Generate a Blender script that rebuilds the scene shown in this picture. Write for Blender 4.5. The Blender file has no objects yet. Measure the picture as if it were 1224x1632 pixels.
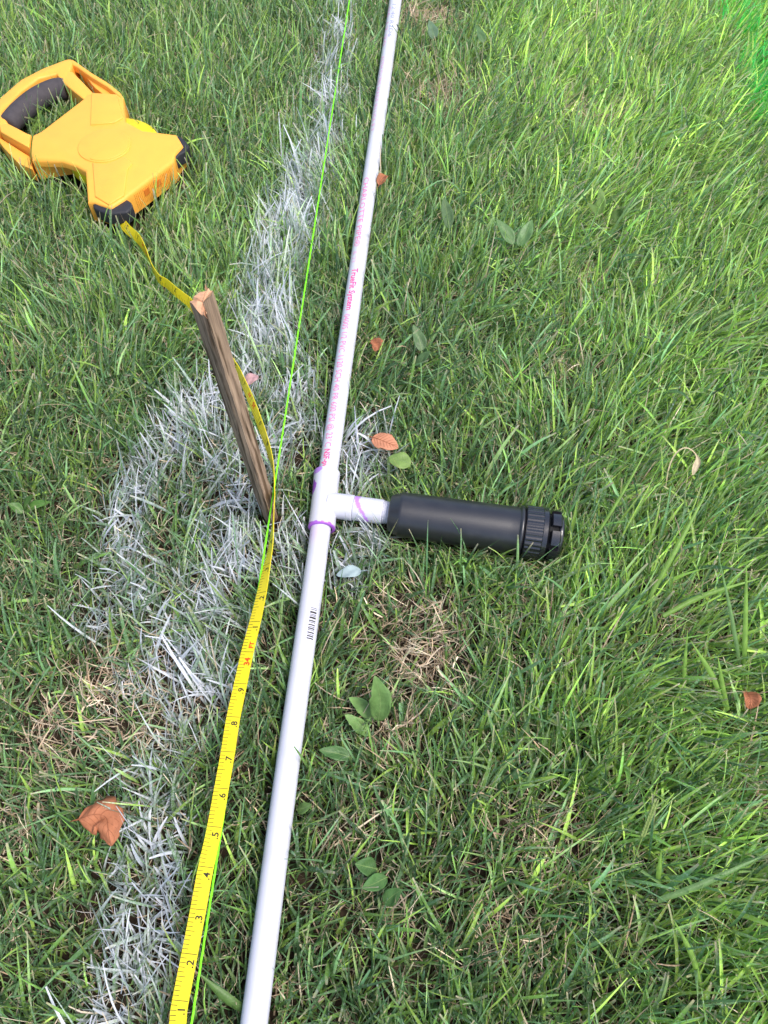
import bpy, bmesh, math, random
import numpy as np
from mathutils import Vector, Matrix

# ------------------------------------------------------------------ camera, sky, sun, exposure
scene = bpy.context.scene
cam_d = bpy.data.cameras.new("camera")
cam = bpy.data.objects.new("camera", cam_d)
scene.collection.objects.link(cam)
cam.location = (0.0, 0.0, 0.745)
cam.rotation_euler = (math.radians(30.0), 0.0, 0.0)
cam_d.sensor_fit = 'VERTICAL'
cam_d.sensor_height = 36.0
cam_d.lens = 36.0 * 1226.0 / 1632.0
cam_d.clip_start = 0.02
cam_d.clip_end = 500.0
scene.camera = cam

SUN_ELEV, SUN_AZ = math.radians(62), math.radians(115)      # azimuth from +Y towards +X
world = bpy.data.worlds.new("World")
scene.world = world
world.use_nodes = True
wn = world.node_tree
wn.nodes.clear()
w_out = wn.nodes.new("ShaderNodeOutputWorld")
w_bg = wn.nodes.new("ShaderNodeBackground")
w_sky = wn.nodes.new("ShaderNodeTexSky")
w_sky.sky_type = 'NISHITA'
w_sky.sun_disc = False
w_sky.sun_elevation = SUN_ELEV
w_sky.sun_rotation = SUN_AZ
w_sky.air_density = 1.0
w_sky.dust_density = 3.0
w_sky.ozone_density = 1.0
w_bg.inputs["Strength"].default_value = 0.13
wn.links.new(w_sky.outputs[0], w_bg.inputs[0])
wn.links.new(w_bg.outputs[0], w_out.inputs[0])

sun_d = bpy.data.lights.new("sun", 'SUN')
sun_d.energy = 1.5
sun_d.angle = math.radians(22)
sun_d.color = (1.0, 0.96, 0.90)
sun = bpy.data.objects.new("sun", sun_d)
scene.collection.objects.link(sun)
sd = Vector((math.sin(SUN_AZ) * math.cos(SUN_ELEV), math.cos(SUN_AZ) * math.cos(SUN_ELEV), math.sin(SUN_ELEV)))
sun.rotation_euler = (-sd).to_track_quat('-Z', 'Y').to_euler()

vs = scene.view_settings
vs.view_transform = 'Standard'
vs.look = 'None'
vs.exposure = 1.05
vs.gamma = 1.0
vs.use_curve_mapping = False

# ------------------------------------------------------------------ measured places (metres; +Y away from the camera, z up)
D = {'pipe': [[-0.1003, -0.0563, 0.036], [-0.0999, -0.0452, 0.036], [-0.0855, 0.1558, 0.036], [-0.0693, 0.352, 0.036], [-0.0605, 0.4676, 0.036], [-0.032, 0.8083, 0.036],
          [0.0201, 1.4312, 0.036], [0.0268, 1.5151, 0.036]],
 'tee': [[-0.0624, 0.4594, 0.036], [-0.0634, 0.4179, 0.036], [-0.0655, 0.3888, 0.036]],
 'branch': [[-0.0637, 0.4184, 0.037], [-0.0328, 0.4138, 0.037], [0.0067, 0.4076, 0.037]],
 'spr': [[0.0066, 0.4065, 0.039], [0.1847, 0.3778, 0.039]],
 'string': [[-0.0537, 1.4852, 0.05], [-0.0585, 1.403, 0.05], [-0.1165, 0.4289, 0.05], [-0.1452, -0.0443, 0.05], [-0.1459, -0.0572, 0.05]],
 'tape': [[-0.1553, -0.0563, 0.06], [-0.1533, -0.0437, 0.06], [-0.1533, -0.0323, 0.06], [-0.1503, -0.0017, 0.06], [-0.1474, 0.0287, 0.06], [-0.1448, 0.0593, 0.06],
          [-0.141, 0.0911, 0.06], [-0.1387, 0.1205, 0.0595], [-0.1362, 0.1534, 0.059], [-0.1346, 0.1826, 0.0585], [-0.1311, 0.2141, 0.058], [-0.1275, 0.246, 0.0575],
          [-0.1231, 0.2752, 0.057], [-0.1192, 0.3058, 0.0565], [-0.1164, 0.3366, 0.056], [-0.1143, 0.359, 0.056], [-0.114, 0.3948, 0.056], [-0.1145, 0.4206, 0.056],
          [-0.1179, 0.4479, 0.055], [-0.1228, 0.4689, 0.055], [-0.1301, 0.4912, 0.054], [-0.14, 0.5184, 0.053], [-0.151, 0.5465, 0.052], [-0.1619, 0.572, 0.052],
          [-0.1731, 0.5963, 0.051], [-0.1962, 0.6321, 0.05], [-0.2192, 0.6673, 0.049], [-0.2401, 0.7007, 0.048], [-0.2504, 0.7114, 0.048], [-0.2612, 0.7217, 0.048],
          [-0.2749, 0.7365, 0.047], [-0.2865, 0.7464, 0.046], [-0.2977, 0.7667, 0.044], [-0.3023, 0.7781, 0.044], [-0.3096, 0.7938, 0.044], [-0.319, 0.8122, 0.044],
          [-0.3282, 0.8266, 0.043], [-0.3448, 0.8461, 0.04], [-0.3575, 0.8659, 0.037], [-0.3649, 0.8888, 0.034], [-0.3708, 0.903, 0.034]],
 'stake_top': [[-0.1413, 0.4151, 0.335], [-0.1377, 0.4197, 0.335], [-0.1311, 0.4264, 0.335], [-0.127, 0.4228, 0.335], [-0.1307, 0.4186, 0.335], [-0.1321, 0.4147, 0.335],
               [-0.1315, 0.4089, 0.335], [-0.1298, 0.4057, 0.335], [-0.1288, 0.405, 0.335], [-0.1282, 0.4005, 0.335], [-0.1331, 0.4029, 0.335]],
 'stake_base': [-0.1222, 0.4125, 0.0],
 'T': 0.06,
 'body': [[-0.4449, 1.1199], [-0.398, 1.1184], [-0.388, 1.1058], [-0.3764, 1.0538], [-0.3475, 1.0316], [-0.2981, 1.0221], [-0.2922, 1.0113], [-0.2853, 0.997],
          [-0.2939, 0.9773], [-0.2935, 0.9621], [-0.3454, 0.8891], [-0.3485, 0.8827], [-0.365, 0.8644], [-0.3887, 0.8763], [-0.3979, 0.8763], [-0.4133, 0.9403],
          [-0.4272, 0.9512], [-0.4486, 0.9621], [-0.4931, 0.9648], [-0.5017, 0.9871], [-0.5063, 1.0185], [-0.4951, 1.0287], [-0.4487, 1.1083]],
 'walls': [[-0.4449, 1.1199], [-0.398, 1.1184], [-0.388, 1.1058], [-0.3841, 1.0345], [-0.3588, 1.0243], [-0.2981, 1.0221], [-0.2922, 1.0113], [-0.2853, 0.997],
           [-0.2939, 0.9773], [-0.2935, 0.9621], [-0.3454, 0.8891], [-0.3485, 0.8827], [-0.365, 0.8644], [-0.3887, 0.8763], [-0.3979, 0.8763], [-0.4111, 0.9539],
           [-0.4263, 0.9731], [-0.4448, 0.9773], [-0.4931, 0.9648], [-0.5017, 0.9871], [-0.5063, 1.0185], [-0.4951, 1.0287], [-0.4487, 1.1083]],
 'handle_out': [[-0.5732, 1.0345], [-0.5826, 1.0635], [-0.5738, 1.1127], [-0.5544, 1.1572], [-0.5279, 1.1871], [-0.4978, 1.2106], [-0.4909, 1.2135], [-0.4824, 1.2083],
                [-0.4491, 1.1755], [-0.4214, 1.1515], [-0.3957, 1.1232]],
 'hole': [[-0.5465, 1.0489], [-0.5147, 1.0264], [-0.4964, 1.0284], [-0.4486, 1.1083], [-0.4844, 1.1459], [-0.5035, 1.1737], [-0.5276, 1.1618], [-0.5462, 1.1281],
          [-0.5634, 1.0761]],
 'grip': [[-0.5539, 1.0582], [-0.5422, 1.0921], [-0.5241, 1.1258], [-0.5019, 1.1477], [-0.4876, 1.15]],
 'arm_lo_in': [[-0.5605, 1.0489], [-0.5465, 1.0489], [-0.5147, 1.0264], [-0.5075, 1.0224], [-0.5031, 0.9925], [-0.5531, 1.0295]],
 'arm_lo_out': [[-0.5578, 1.0314], [-0.505, 0.9885], [-0.4962, 0.9633], [-0.4963, 0.9614], [-0.5191, 0.9749], [-0.5505, 1.0122], [-0.5702, 1.0406]],
 'arm_up_in': [[-0.4968, 1.1801], [-0.4792, 1.179], [-0.4355, 1.1214], [-0.4467, 1.1083], [-0.4486, 1.1083], [-0.4844, 1.1459]],
 'arm_up_out': [[-0.4909, 1.2135], [-0.4824, 1.2083], [-0.4491, 1.1755], [-0.4214, 1.1515], [-0.3957, 1.1232], [-0.3889, 1.1103], [-0.4173, 1.1232], [-0.4425, 1.1507],
                [-0.4756, 1.1996]],
 'foot_a': [[-0.3001, 1.02], [-0.2963, 1.0247], [-0.2871, 1.0165], [-0.2778, 1.0012], [-0.2813, 0.9885], [-0.2885, 0.9827], [-0.2923, 0.9736], [-0.2967, 0.9736],
            [-0.302, 0.9966]],
 'foot_b': [[-0.3928, 0.876], [-0.3888, 0.8802], [-0.3786, 0.8736], [-0.3676, 0.8736], [-0.3587, 0.8858], [-0.3495, 0.8885], [-0.3405, 0.8802], [-0.3369, 0.8709],
            [-0.3432, 0.8596], [-0.3593, 0.8576], [-0.3687, 0.8566], [-0.3885, 0.8678]],
 'hub': [-0.3962, 0.9945, 0.06],
 'hubpts': [[-0.361, 1.0015], [-0.3889, 0.9541], [-0.4319, 0.9876], [-0.3905, 1.0322], [-0.4209, 0.983]],
 'reelpts': [[-0.3848, 1.0871], [-0.3739, 1.077], [-0.3594, 1.0622], [-0.4452, 0.9671], [-0.421, 0.9443]],
 'panel_b': [[-0.4056, 0.9559], [-0.3887, 0.8847], [-0.3671, 0.8681], [-0.3497, 0.8868], [-0.3545, 0.9404], [-0.3496, 0.9537], [-0.3636, 0.9694], [-0.3862, 0.9514]],
 'panel_u': [[-0.4381, 1.1193], [-0.399, 1.1154], [-0.3802, 1.0588], [-0.3915, 1.0466], [-0.4248, 1.0418]],
 'vents': [[-0.3243, 0.9015], [-0.3178, 0.9089], [-0.3146, 0.9154], [-0.3083, 0.9251]],
 'paint': [[-0.0683, 1.4534, 0.0242, 0.85], [-0.0743, 1.354, 0.0233, 0.85], [-0.0798, 1.2616, 0.0266, 0.7], [-0.0883, 1.159, 0.0294, 0.72],
           [-0.0962, 1.0645, 0.0311, 0.75], [-0.105, 0.9912, 0.0329, 0.82], [-0.1157, 0.9359, 0.0338, 0.85], [-0.1286, 0.8832, 0.0348, 0.85],
           [-0.1374, 0.833, 0.0339, 0.8], [-0.145, 0.7735, 0.033, 0.8], [-0.1498, 0.7173, 0.032, 0.9], [-0.1559, 0.6641, 0.0312, 0.9], [-0.1685, 0.6137, 0.0319, 0.95],
           [-0.1952, 0.58, 0.0298, 1.0], [-0.2163, 0.5567, 0.0309, 1.0], [-0.2357, 0.5206, 0.0288, 1.0], [-0.2587, 0.4816, 0.024, 1.0], [-0.2745, 0.4484, 0.0207, 1.0],
           [-0.2789, 0.4126, 0.0203, 1.0], [-0.2778, 0.3745, 0.0212, 1.05], [-0.2696, 0.3381, 0.0207, 0.9], [-0.2469, 0.317, 0.0204, 0.75],
           [-0.2902, 0.2931, 0.0188, 0.45], [-0.2144, 0.2898, 0.0251, 0.6], [-0.3125, 0.3101, 0.0159, 0.45], [-0.2093, 0.4525, 0.0312, 0.25],
           [-0.2013, 0.5031, 0.0321, 0.5], [-0.1524, 0.4363, 0.0309, 1.0], [-0.1698, 0.4732, 0.0295, 0.95], [-0.1364, 0.4944, 0.0284, 0.9],
           [-0.1096, 0.5206, 0.0288, 0.85], [-0.1061, 0.5848, 0.0269, 0.85], [-0.1095, 0.6436, 0.0231, 0.7], [-0.037, 0.4987, 0.0256, 0.85],
           [-0.0159, 0.5206, 0.0187, 0.7], [-0.0085, 0.4859, 0.0212, 0.6], [-0.0213, 0.3819, 0.0239, 0.8], [-0.037, 0.3452, 0.0195, 0.6], [-0.036, 0.4525, 0.0208, 0.7],
           [-0.1076, 0.3819, 0.0239, 0.7], [-0.0918, 0.3381, 0.0194, 0.6], [-0.1396, 0.367, 0.0263, 0.7], [-0.1705, 0.3488, 0.0221, 0.95], [-0.172, 0.3033, 0.0253, 0.95],
           [-0.1914, 0.257, 0.0258, 0.85], [-0.1607, 0.257, 0.0184, 0.7], [-0.1687, 0.2195, 0.0239, 0.85], [-0.1828, 0.1897, 0.0223, 0.8], [-0.203, 0.1667, 0.0208, 0.9],
           [-0.2172, 0.1472, 0.0193, 0.95], [-0.2042, 0.1175, 0.0189, 1.0], [-0.2051, 0.0866, 0.0174, 1.05], [-0.1932, 0.0619, 0.0182, 1.05],
           [-0.1923, 0.0381, 0.0189, 1.1], [-0.1863, 0.0151, 0.0196, 1.1], [-0.1856, -0.0071, 0.0192, 1.1], [-0.198, -0.0243, 0.017, 1.0],
           [-0.2129, -0.0389, 0.0158, 1.0], [-0.2282, -0.0492, 0.0147, 1.0], [-0.1854, -0.041, 0.0118, 0.6], [-0.2165, 0.057, 0.0181, 0.7],
           [-0.2162, 0.0242, 0.0187, 0.75], [-0.2091, -0.0027, 0.0183, 0.8], [-0.2212, -0.02, 0.017, 0.7], [-0.2212, 0.1019, 0.0165, 0.6], [-0.1881, 0.1019, 0.0132, 0.7],
           [-0.2351, 0.3452, 0.026, 0.38], [-0.1999, 0.324, 0.0288, 0.5], [-0.2159, 0.257, 0.0245, 0.7], [-0.2364, 0.2318, 0.0241, 0.6], [-0.1749, 0.3895, 0.03, 0.6],
           [-0.1866, 0.2195, 0.0269, 0.7], [-0.1447, 0.2195, 0.0156, 0.6], [-0.1193, 0.2765, 0.0155, 0.5]],
 'dry': [[0.049, 0.2931, 0.0289, 1.1], [0.0293, 0.2506, 0.033, 1.2], [0.0621, 0.2318, 0.0253, 1.1], [-0.007, 0.1781, 0.0291, 0.9], [-0.0311, 0.2195, 0.0179, 0.6],
         [-0.2611, 0.2015, 0.0473, 1.0], [-0.2976, 0.1781, 0.0349, 0.8], [-0.2171, 0.1839, 0.0233, 0.5], [0.2186, 0.6137, 0.0212, 1.0], [0.3078, 1.1266, 0.0387, 0.8],
         [0.0869, 1.1755, 0.0494, 0.8], [0.084, 1.3928, 0.0431, 1.0], [0.0412, 1.4127, 0.0325, 1.0], [0.262, 0.7735, 0.0247, 0.5], [0.1684, 0.9494, 0.0179, 0.3],
         [0.3045, 0.2831, 0.0312, 0.35], [0.1299, 0.0916, 0.0382, 0.5], [0.1118, 0.0106, 0.0308, 0.6], [0.0147, 0.0381, 0.0262, 0.5], [-0.0285, 0.0967, 0.0219, 0.5],
         [-0.1162, 1.2977, 0.0208, 0.5], [-0.4565, 0.6436, 0.0308, 0.4], [0.3267, 0.1389, 0.0226, 0.5], [0.1485, 0.2831, 0.0312, 0.3], [0.3998, 1.2795, 0.0258, 0.4],
         [-0.3135, 0.0967, 0.0219, 0.5], [-0.4277, 0.762, 0.0246, 0.3], [0.0051, 0.3101, 0.0254, 0.6], [-0.0418, 0.2831, 0.0156, 0.6]],
 'neon': [[0.6067, 1.4431, 0.0285, 0.8], [0.6091, 1.3733, 0.0321, 1.0], [0.6132, 1.2886, 0.0269, 0.9], [0.6093, 1.2264, 0.0343, 1.1], [0.5966, 1.159, 0.0334, 1.0],
          [0.5683, 1.1029, 0.0211, 0.5]],
 'leaf': {'big': [[-0.259, 0.1003, 0.05], [-0.2383, 0.1033, 0.05], [-0.2272, 0.0797, 0.05]],
          'flat': [[-0.0133, 0.5023, 0.042], [0.016, 0.4878, 0.042]],
          'green': [[0.0295, 0.4661, 0.042], [0.0041, 0.4744, 0.042]],
          'small': [[-0.0114, 0.6503, 0.04], [-0.0106, 0.6302, 0.04]],
          'edge': [[-0.007, 0.9364, 0.04], [0.0044, 0.9568, 0.04]],
          'right': [[0.338, 0.2126, 0.04], [0.3367, 0.1973, 0.04]],
          'red': [[-0.1635, 0.5842, 0.035], [-0.149, 0.5965, 0.035]],
          'paint': [[-0.0229, 0.338, 0.04], [-0.0482, 0.3331, 0.04]]},
 'weed': {'w1': [[[-0.0052, 0.1884, 0.03], [-0.0034, 0.2024, 0.0525], [-0.0084, 0.2175, 0.075]],
                 [[-0.0083, 0.191, 0.02], [-0.0218, 0.2031, 0.03], [-0.0326, 0.2078, 0.04]],
                 [[-0.0129, 0.1787, 0.018], [-0.0245, 0.1863, 0.027], [-0.0365, 0.1937, 0.036]]],
          'w2': [[[-0.0303, 0.1539, 0.04], [-0.0431, 0.1571, 0.0425], [-0.0582, 0.1593, 0.045]]],
          'w3': [[[-0.0064, 0.0639, 0.03], [-0.0147, 0.0651, 0.0375], [-0.024, 0.0663, 0.045]],
                 [[0.0026, 0.0576, 0.03], [-0.0078, 0.0523, 0.0375], [-0.018, 0.048, 0.045]], [[0.0, 0.0378, 0.03], [0.0067, 0.0429, 0.0375], [0.0144, 0.0471, 0.045]]],
          'w4': [[[0.0453, 0.6302, 0.04], [0.0423, 0.6433, 0.0475], [0.0348, 0.6595, 0.055]],
                 [[0.0396, 0.6187, 0.025], [0.0468, 0.6228, 0.035], [0.0555, 0.6257, 0.045]]],
          'w5': [[[0.1699, 0.8098, 0.045], [0.1602, 0.825, 0.0525], [0.148, 0.8415, 0.06]], [[0.1763, 0.8075, 0.045], [0.1864, 0.8226, 0.0525], [0.1951, 0.8402, 0.06]]],
          'w6': [[[0.2921, 0.8673, 0.04], [0.2832, 0.8688, 0.05], [0.2729, 0.8725, 0.06]], [[0.3113, 0.8644, 0.03], [0.3183, 0.8711, 0.04], [0.322, 0.8738, 0.05]],
                 [[0.2942, 0.8834, 0.03], [0.2964, 0.8942, 0.045], [0.2935, 0.9059, 0.06]]],
          'w7': [[[0.0871, 0.8401, 0.045], [0.0843, 0.8656, 0.0515], [0.0805, 0.8865, 0.058]]],
          'w8': [[[-0.076, 0.1115, 0.03], [-0.0698, 0.1113, 0.0375], [-0.0622, 0.1132, 0.045]]],
          'w9': [[[-0.3854, 0.4136, 0.03], [-0.3742, 0.4177, 0.035], [-0.3559, 0.4194, 0.04]],
                 [[-0.3873, 0.4159, 0.03], [-0.3793, 0.4194, 0.04], [-0.3711, 0.4212, 0.05]],
                 [[-0.3875, 0.4113, 0.03], [-0.394, 0.4161, 0.035], [-0.4009, 0.4171, 0.04]]],
          'w10': [[[0.0789, 1.2812, 0.052], [0.0792, 1.2957, 0.056], [0.0736, 1.3214, 0.06]]],
          'w11': [[[0.1592, 1.2704, 0.052], [0.1564, 1.2811, 0.056], [0.1505, 1.3065, 0.06]]]},
 'blade': [([[0.2627, 0.3068, 0.045], [0.2888, 0.3484, 0.0725], [0.3241, 0.4054, 0.1]], 4.6),
           ([[0.3469, 0.226, 0.02], [0.3416, 0.2737, 0.065], [0.3339, 0.3166, 0.11]], 4.6),
           ([[0.3467, 0.2303, 0.02], [0.3291, 0.2737, 0.065], [0.3088, 0.3179, 0.11]], 3.8),
           ([[0.3218, 0.1989, 0.03], [0.3029, 0.2251, 0.055], [0.2789, 0.2493, 0.08]], 5.0),
           ([[0.3218, 0.1989, 0.03], [0.3131, 0.2178, 0.05], [0.3053, 0.238, 0.07]], 4.2),
           ([[0.2826, 0.2114, 0.03], [0.2798, 0.2341, 0.055], [0.2786, 0.2596, 0.08]], 3.4),
           ([[0.2702, 0.2849, 0.05], [0.3083, 0.3016, 0.06], [0.3655, 0.3169, 0.07]], 4.6),
           ([[0.2246, 0.0391, 0.04], [0.2598, 0.0504, 0.05], [0.3178, 0.0743, 0.06]], 5.4),
           ([[0.251, -0.0199, 0.03], [0.2426, 0.0016, 0.045], [0.2282, 0.0247, 0.06]], 4.2),
           ([[0.2295, 0.0495, 0.03], [0.2278, 0.0602, 0.045], [0.2274, 0.0752, 0.06]], 4.2),
           ([[-0.1087, -0.0374, 0.03], [-0.1236, -0.0279, 0.04], [-0.1439, -0.0114, 0.05]], 7.5),
           ([[0.2124, 0.3667, 0.04], [0.2433, 0.409, 0.07], [0.275, 0.4585, 0.1]], 2.6), ([[0.4849, 1.1838, 0.05], [0.5027, 1.1739, 0.075], [0.5106, 1.1758, 0.1]], 5.0),
           ([[0.4686, 1.1508, 0.05], [0.4727, 1.1575, 0.075], [0.4686, 1.1625, 0.1]], 4.0),
           ([[-0.4995, 0.9678, 0.05], [-0.4782, 0.9678, 0.095], [-0.4446, 0.9711, 0.14]], 2.4)],
 'seed': [[0.2044, 0.0606, 0.04], [0.2108, 0.0827, 0.065], [0.218, 0.1055, 0.09]],
 'curl': [[0.3069, 0.4413, 0.03], [0.3046, 0.4487, 0.05], [0.3072, 0.4582, 0.06], [0.3125, 0.4649, 0.068], [0.3206, 0.4684, 0.07], [0.3287, 0.4657, 0.068],
          [0.3342, 0.4625, 0.062], [0.3354, 0.4579, 0.058], [0.3328, 0.4517, 0.054], [0.3313, 0.4471, 0.05]],
 'print': [('bold', 'pink', [('TrueFit System', 0.7645, 0.6922, 0.0082, -0.1, 0.022), ('NSF-pw', 0.4835, 0.4579, 0.0074, -0.28, 0.022)]),
           ('thin', 'palepink',
            [('CHARLOTTE PIPE®', 0.9445, 0.8052, 0.0082, -0.36, -0.002), ('04005 1/2 PVC 1120 SCH 40', 0.6848, 0.5651, 0.0082, -0.28, -0.002),
             ('PR 600 PSI @ 23°C', 0.5614, 0.4868, 0.0082, -0.3, -0.002)]),
           ('faint', 'faint',
            [('& 23', 0.7969, 0.776, 0.0062, -0.45, -0.01), ('ASTM D1785 MADE IN USA P 7', 1.2457, 1.0512, 0.0066, -0.62, 0.0),
             ('06 12 20', 1.3931, 1.276, 0.0062, -0.75, 0.0)]),
           ('blue', 'blueink', [('12:40 R2D6', 1.397, 1.2978, 0.0066, 0.05, 0.0)])],
 'bar': (0.296, 0.2642),
 'y34': 0.246,
 'tenth': 0.0307,
 'reel_c': [-0.3882, 1.0045],
 'reel_r': 0.0665,
 'tape_roll': [(-0.1, 2), (0.05, 0), (0.2, 8), (0.26, 18), (0.31, 35), (0.36, 62), (0.4, 82), (0.43, 86), (0.46, 75), (0.5, 62), (0.55, 60), (0.6, 74), (0.66, 64),
               (0.7, 60), (0.74, 72), (0.78, 87), (0.8, 74), (0.84, 52), (0.87, 30)],
 'n_grass': 95000,
 'n_under': 50000,
 'n_thatch': 27000,
 'n_outer': 19000}

rng = np.random.default_rng(11)
random.seed(5)
COL = scene.collection


# ------------------------------------------------------------------ helpers
def link(o, parent=None):
    COL.objects.link(o)
    if parent is not None:
        o.parent = parent
    return o


def tag(o, label=None, cat=None, group=None, kind=None):
    for k, v in (("label", label), ("category", cat), ("group", group), ("kind", kind)):
        if v:
            o[k] = v
    return o


def empty(name, loc, label, cat, group=None):
    o = bpy.data.objects.new(name, None)
    o.empty_display_size = 0.02
    o.location = loc
    link(o)
    return tag(o, label, cat, group)


def finish(name, me, mat, parent=None, smooth=True):
    """link a mesh whose vertices are in world space; under a parent empty it is moved to the parent's space"""
    if isinstance(mat, (list, tuple)):
        for m in mat:
            me.materials.append(m)
    elif mat is not None:
        me.materials.append(mat)
    o = bpy.data.objects.new(name, me)
    link(o)
    if parent is not None:
        off = Vector((0, 0, 0))
        p = parent
        while p is not None:
            off += p.location
            p = p.parent
        me.transform(Matrix.Translation(-off))
        o.parent = parent
    me.polygons.foreach_set("use_smooth", [smooth] * len(me.polygons))
    return o


def from_lists(name, v, f, mat, parent=None, smooth=True):
    me = bpy.data.meshes.new(name)
    me.from_pydata([tuple(p) for p in v], [], f)
    me.update()
    return finish(name, me, mat, parent, smooth)


def from_bm(name, bm, mat, parent=None, smooth=True):
    me = bpy.data.meshes.new(name)
    bmesh.ops.recalc_face_normals(bm, faces=bm.faces)
    bm.to_mesh(me)
    bm.free()
    return finish(name, me, mat, parent, smooth)


def smooth_path(pts, n):
    """Catmull-Rom through pts, n samples"""
    p = np.asarray(pts, float)
    p = np.vstack([2 * p[0] - p[1], p, 2 * p[-1] - p[-2]])
    m = len(p) - 3
    out = []
    for u in np.linspace(0, m - 1e-6, n):
        i = int(u)
        t = u - i
        a, b, c, d = p[i], p[i + 1], p[i + 2], p[i + 3]
        out.append(0.5 * (2 * b + (c - a) * t + (2 * a - 5 * b + 4 * c - d) * t * t + (3 * b - a - 3 * c + d) * t ** 3))
    return np.array(out)


def frame_of(d):
    d = Vector(d).normalized()
    up = Vector((0, 0, 1)) if abs(d.z) < 0.9 else Vector((0, 1, 0))
    s = d.cross(up).normalized()
    return d, s, s.cross(d).normalized()


def lathe(name, a, b, prof, mat, parent, n=48, ribs=0, ribh=0.0, rib_range=(9, 9), cap=True):
    """revolve prof = [(distance along a->b, radius)] round the axis a->b"""
    a, b = Vector(a), Vector(b)
    d, s, u = frame_of(b - a)
    bm = bmesh.new()
    rings = []
    for t, r in prof:
        ring = []
        for k in range(n):
            ang = 2 * math.pi * k / n
            rr = r
            if ribs and rib_range[0] <= t <= rib_range[1] and (k % 4) in (0, 1):
                rr += ribh
            ring.append(bm.verts.new(a + d * t + (s * math.cos(ang) + u * math.sin(ang)) * rr))
        rings.append(ring)
    for r0, r1 in zip(rings, rings[1:]):
        for k in range(n):
            bm.faces.new((r0[k], r0[(k + 1) % n], r1[(k + 1) % n], r1[k]))
    if cap:
        bm.faces.new(rings[0][::-1])
        bm.faces.new(rings[-1])
    return from_bm(name, bm, mat, parent)


def tube(name, pts, rad, mat, parent=None, n=12):
    pts = [Vector(p) for p in pts]
    v, f = [], []
    for i, p in enumerate(pts):
        d = (pts[min(i + 1, len(pts) - 1)] - pts[max(i - 1, 0)])
        _, s, u = frame_of(d)
        r = rad[i] if hasattr(rad, "__len__") else rad
        for k in range(n):
            a = 2 * math.pi * k / n
            v.append(p + (s * math.cos(a) + u * math.sin(a)) * r)
    for i in range(len(pts) - 1):
        for k in range(n):
            f.append((i * n + k, i * n + (k + 1) % n, (i + 1) * n + (k + 1) % n, (i + 1) * n + k))
    f.append(tuple(range(n))[::-1])
    f.append(tuple(range((len(pts) - 1) * n, len(pts) * n)))
    return from_lists(name, v, f, mat, parent)


def prism(bm, poly, z0, z1, bevel=0.0, seg=3, both=False):
    """extrude an xy polygon; bevel its top rim (and upright edges when both)"""
    vb = [bm.verts.new((x, y, z0)) for x, y in poly]
    vt = [bm.verts.new((x, y, z1)) for x, y in poly]
    n = len(poly)
    new = [bm.faces.new(vt), bm.faces.new(vb[::-1])]
    for i in range(n):
        new.append(bm.faces.new((vb[i], vb[(i + 1) % n], vt[(i + 1) % n], vt[i])))
    bmesh.ops.recalc_face_normals(bm, faces=new)
    if bevel > 0:
        top = new[0]
        es = list(top.edges)
        if both:
            es += [e for f in new[2:] for e in f.edges if abs(e.verts[0].co.z - e.verts[1].co.z) > 1e-5]
        bmesh.ops.bevel(bm, geom=list(set(es)), offset=bevel, segments=seg, affect='EDGES', profile=0.5, clamp_overlap=True)


def prism_obj(name, polys, mat, parent, z0, z1, bevel=0.003, both=False, smooth=True):
    bm = bmesh.new()
    for p in polys:
        prism(bm, p, z0, z1, bevel, 3, both)
    o = from_bm(name, bm, mat, parent, smooth)
    if smooth:
        sharp(o)
    return o


def sharp(o, ang=35):
    me = o.data
    me.update()
    bm = bmesh.new()
    bm.from_mesh(me)
    lim = math.radians(ang)
    for e in bm.edges:
        e.smooth = not (len(e.link_faces) == 2 and e.calc_face_angle(0) > lim)
    bm.to_mesh(me)
    bm.free()


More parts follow.
